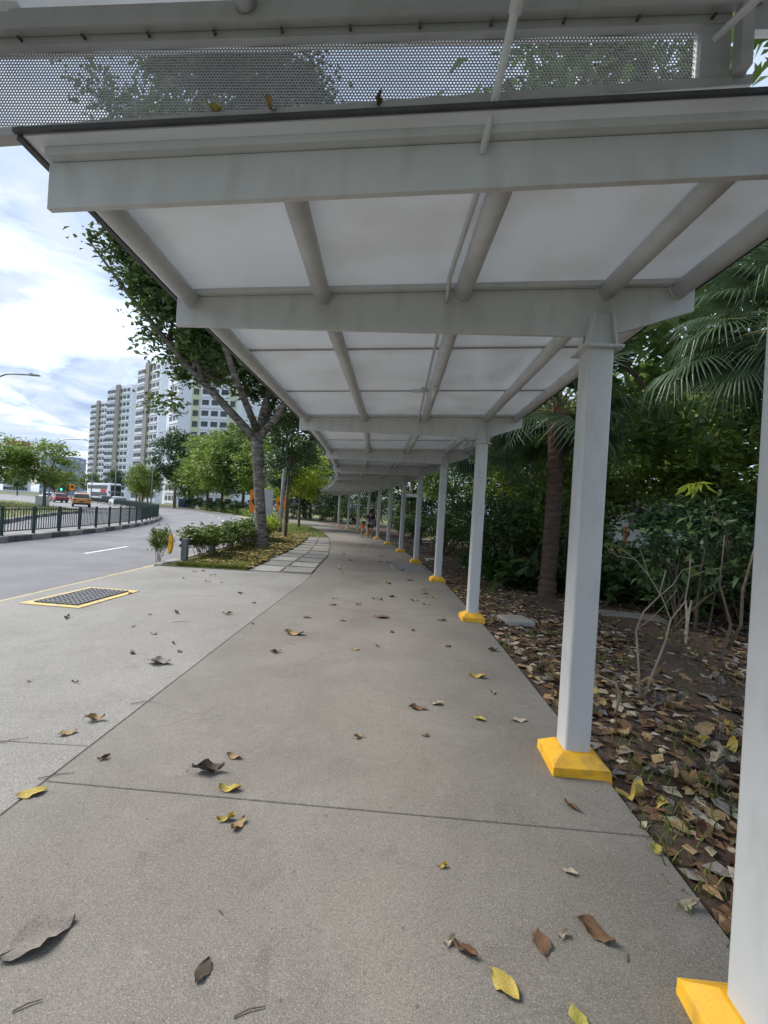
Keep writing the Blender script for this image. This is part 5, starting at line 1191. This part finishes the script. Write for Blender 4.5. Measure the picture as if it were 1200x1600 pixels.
def skin(name, verts, edges, m, parent, sub=2):
    me = bpy.data.meshes.new(name); me.from_pydata([v[:3] for v in verts], edges, []); me.materials.append(m)
    o = link(name, me, parent)
    md_ = o.modifiers.new('skin', 'SKIN'); md_.use_smooth_shade = True
    ly = me.skin_vertices[0] if me.skin_vertices else None
    if ly is None:
        bm = bmesh.new(); bm.from_mesh(me); bm.verts.layers.skin.verify(); bm.to_mesh(me); bm.free(); ly = me.skin_vertices[0]
    for i, v in enumerate(verts):
        r_ = v[3]; ly.data[i].radius = r_ if hasattr(r_, '__len__') else (r_, r_); ly.data[i].use_root = (i == 0)
    s = o.modifiers.new('sub', 'SUBSURF'); s.levels = sub; s.render_levels = sub
    return o
def person(x, y, rz, H, label, top, low, child, armR, armL, stride):
    """unit figure scaled to height H; faces local +y"""
    p = empty('person', (x, y, 0.0), rz); p.scale = (H, H, H); tag(p, label, 'person', 'people on the covered path')
    hr = 0.068 if not child else 0.085
    hz = 0.93 if not child else 0.91
    V = [(0, 0, 0.52, (0.085, 0.06)), (0, 0, 0.62, (0.075, 0.052)), (0, 0.005, 0.73, (0.092, 0.058)), (0, 0, 0.80, (0.085, 0.05)), (0, 0, 0.845, (0.033, 0.033)), (0, 0.008, 0.885, (hr * 0.85, hr * 0.9)), (0, 0.008, hz, (hr, hr * 1.08)), (0, 0.0, 0.985, (hr * 0.6, hr * 0.7))]
    E_ = [(i, i + 1) for i in range(7)]
    def chain(start, pts):
        prev = start
        for q in pts: V.append(q); E_.append((prev, len(V) - 1)); prev = len(V) - 1
        return prev
    for s, st in ((-1, stride), (1, -stride)):
        chain(0, [(s * 0.052, 0, 0.49, 0.056), (s * 0.056, st * 0.5 + 0.01, 0.28, 0.036), (s * 0.057, st * 0.9 - 0.01, 0.17, 0.034), (s * 0.057, st - 0.01, 0.045, 0.021), (s * 0.060, st + 0.015, 0.018, 0.020), (s * 0.066, st + 0.075, 0.014, 0.016)])
    for s, arm in ((1, armR), (-1, armL)):
        e_ = chain(3, [(s * 0.105, 0, 0.795, 0.036), (*arm[0], 0.026), (*arm[1], 0.018), (*arm[2], (0.020, 0.012))])
        hx, hy, hz_ = arm[2]; dx, dy, dz = [arm[2][i] - arm[1][i] for i in range(3)]; dn = math.sqrt(dx * dx + dy * dy + dz * dz); dx, dy, dz = dx / dn, dy / dn, dz / dn
        for k, (off, ln) in enumerate(((-0.015, 0.034), (-0.005, 0.042), (0.005, 0.04), (0.014, 0.032))):
            chain(e_, [(hx + dx * 0.018, hy + off, hz_ + dz * 0.018, 0.0058), (hx + dx * ln - s * 0.006, hy + off, hz_ + dz * ln, 0.005)])
        chain(e_, [(hx + s * 0.0, hy + 0.026, hz_ + 0.002, 0.006), (hx - s * 0.004, hy + 0.036, hz_ - 0.02, 0.005)])
    skin('body', V, E_, M_skin, p)
    # shirt with short sleeves
    SV = [(0, 0, 0.50, (0.098, 0.073)), (0, 0, 0.62, (0.090, 0.066)), (0, 0.005, 0.73, (0.103, 0.070)), (0, 0, 0.80, (0.094, 0.060)), (0, 0, 0.835, (0.046, 0.044))]; SE = [(i, i + 1) for i in range(4)]
    for s, arm in ((1, armR), (-1, armL)):
        k = len(SV); a = arm[0]; SV.append((s * 0.108, 0, 0.792, 0.046)); SV.append((s * 0.105 + (a[0] - s * 0.105) * 0.8, a[1] * 0.8, 0.795 + (a[2] - 0.795) * 0.8, 0.040)); SE += [(3, k), (k, k + 1)]
    skin('shirt', SV, SE, top, p)
    LV = [(0, 0, 0.535, (0.098, 0.074)), (0, 0, 0.50, (0.10, 0.075))]; LE = [(0, 1)]
    for s, st in ((-1, stride), (1, -stride)):
        k = len(LV); LV += [(s * 0.055, 0, 0.47, 0.067), (s * 0.057, st * 0.35, 0.34, 0.058)]; LE += [(1, k), (k, k + 1)]
    skin('shorts', LV, LE, low, p)
    skin('hair', [(0, -0.012, hz + 0.005, (hr * 1.06, hr * 1.1)), (0, -0.008, 0.985, (hr * 0.75, hr * 0.85)), (0, -0.028, 0.885, (hr * 0.75, hr * 0.5))], [(0, 1), (0, 2)], M_hair, p)
    for s in (-1, 1): MB().tube([(s * hr * 0.98, 0.005, hz - 0.012), (s * hr * 1.13, -0.004, hz - 0.004)], [0.014, 0.011], 8).build('ear', M_skin, p)
    MB().tube([(0, 0.008 + hr * 1.02, hz + 0.004), (0, 0.02 + hr * 1.08, hz - 0.022)], [0.008, 0.012], 6).build('nose', M_skin, p)
    for s in (-1, 1): MB().tube([(s * hr * 0.38, hr * 0.98, hz + 0.006), (s * hr * 0.38, hr * 1.04, hz + 0.006)], 0.007, 6).build('eye', M_black, p)
    MB().box((0, hr * 1.02, hz - 0.042), (0.034, 0.012, 0.006)).build('mouth', M_tail, p)
    for s, st in ((-1, stride), (1, -stride)):
        skin('shoe', [(s * 0.058, st - 0.028, 0.020, 0.025), (s * 0.060, st + 0.02, 0.020, 0.027), (s * 0.066, st + 0.085, 0.016, 0.019)], [(0, 1), (1, 2)], M_black, p)
    return p
ad = person(-0.72, 24.5, R(2), 1.60, 'adult in black with a shoulder bag walking away hand in hand with a child', M_shirt, M_shortd, False,
            [(0.135, -0.01, 0.64), (0.15, 0.02, 0.52), (0.152, 0.03, 0.47)], [(-0.14, 0.01, 0.65), (-0.185, 0.02, 0.52), (-0.205, 0.02, 0.46)], 0.03)
o = MB().prism(rounded_rect(0.24, 0.12, 0.03), 0.70, 1.02).build('shoulder_bag', M_bag, bevel=0.02); o.location = (-0.60, 24.33, 0.0); o.rotation_euler = (0, 0, R(-10))
MB().tube([(-0.10, 0.0, 1.0), (-0.16, 0.05, 1.20), (-0.20, 0.14, 1.32), (-0.16, 0.26, 1.27)], 0.014, 6).build('strap', M_bag, o)
tag(o, 'grey shoulder bag hanging on the back of the adult in black', 'bag')
person(-1.13, 24.52, R(-2), 0.92, 'small child in an orange top and beige shorts walking beside the adult', M_or_sh, M_beige, True,
       [(0.15, 0.02, 0.72), (0.125, 0.03, 0.78), (0.105, 0.03, 0.81)], [(-0.14, 0.01, 0.66), (-0.15, 0.03, 0.54), (-0.15, 0.03, 0.50)], -0.025)

# leaves caught on the roof edge under the perforated screen
for i, (n, nm) in enumerate(((-1.93, 'green'), (-1.73, 'tan'), (-1.33, 'brown'))):
    p = W(f_s, n, -0.052, zb(n) - 0.022)
    o = link('caught_leaf', LEAF_ME[nm, 2], None, p); o.scale = (0.055,) * 3; o.rotation_euler = (R(35), R(10 * i), R(20 + 40 * i))
    tag(o, ('yellow green leaf caught on the roof edge, leftmost of three under the screen', 'tan leaf caught on the roof edge, middle of three under the screen', 'brown leaf caught on the roof edge, rightmost of three under the screen')[i], 'leaf', 'leaves caught on the roof edge')
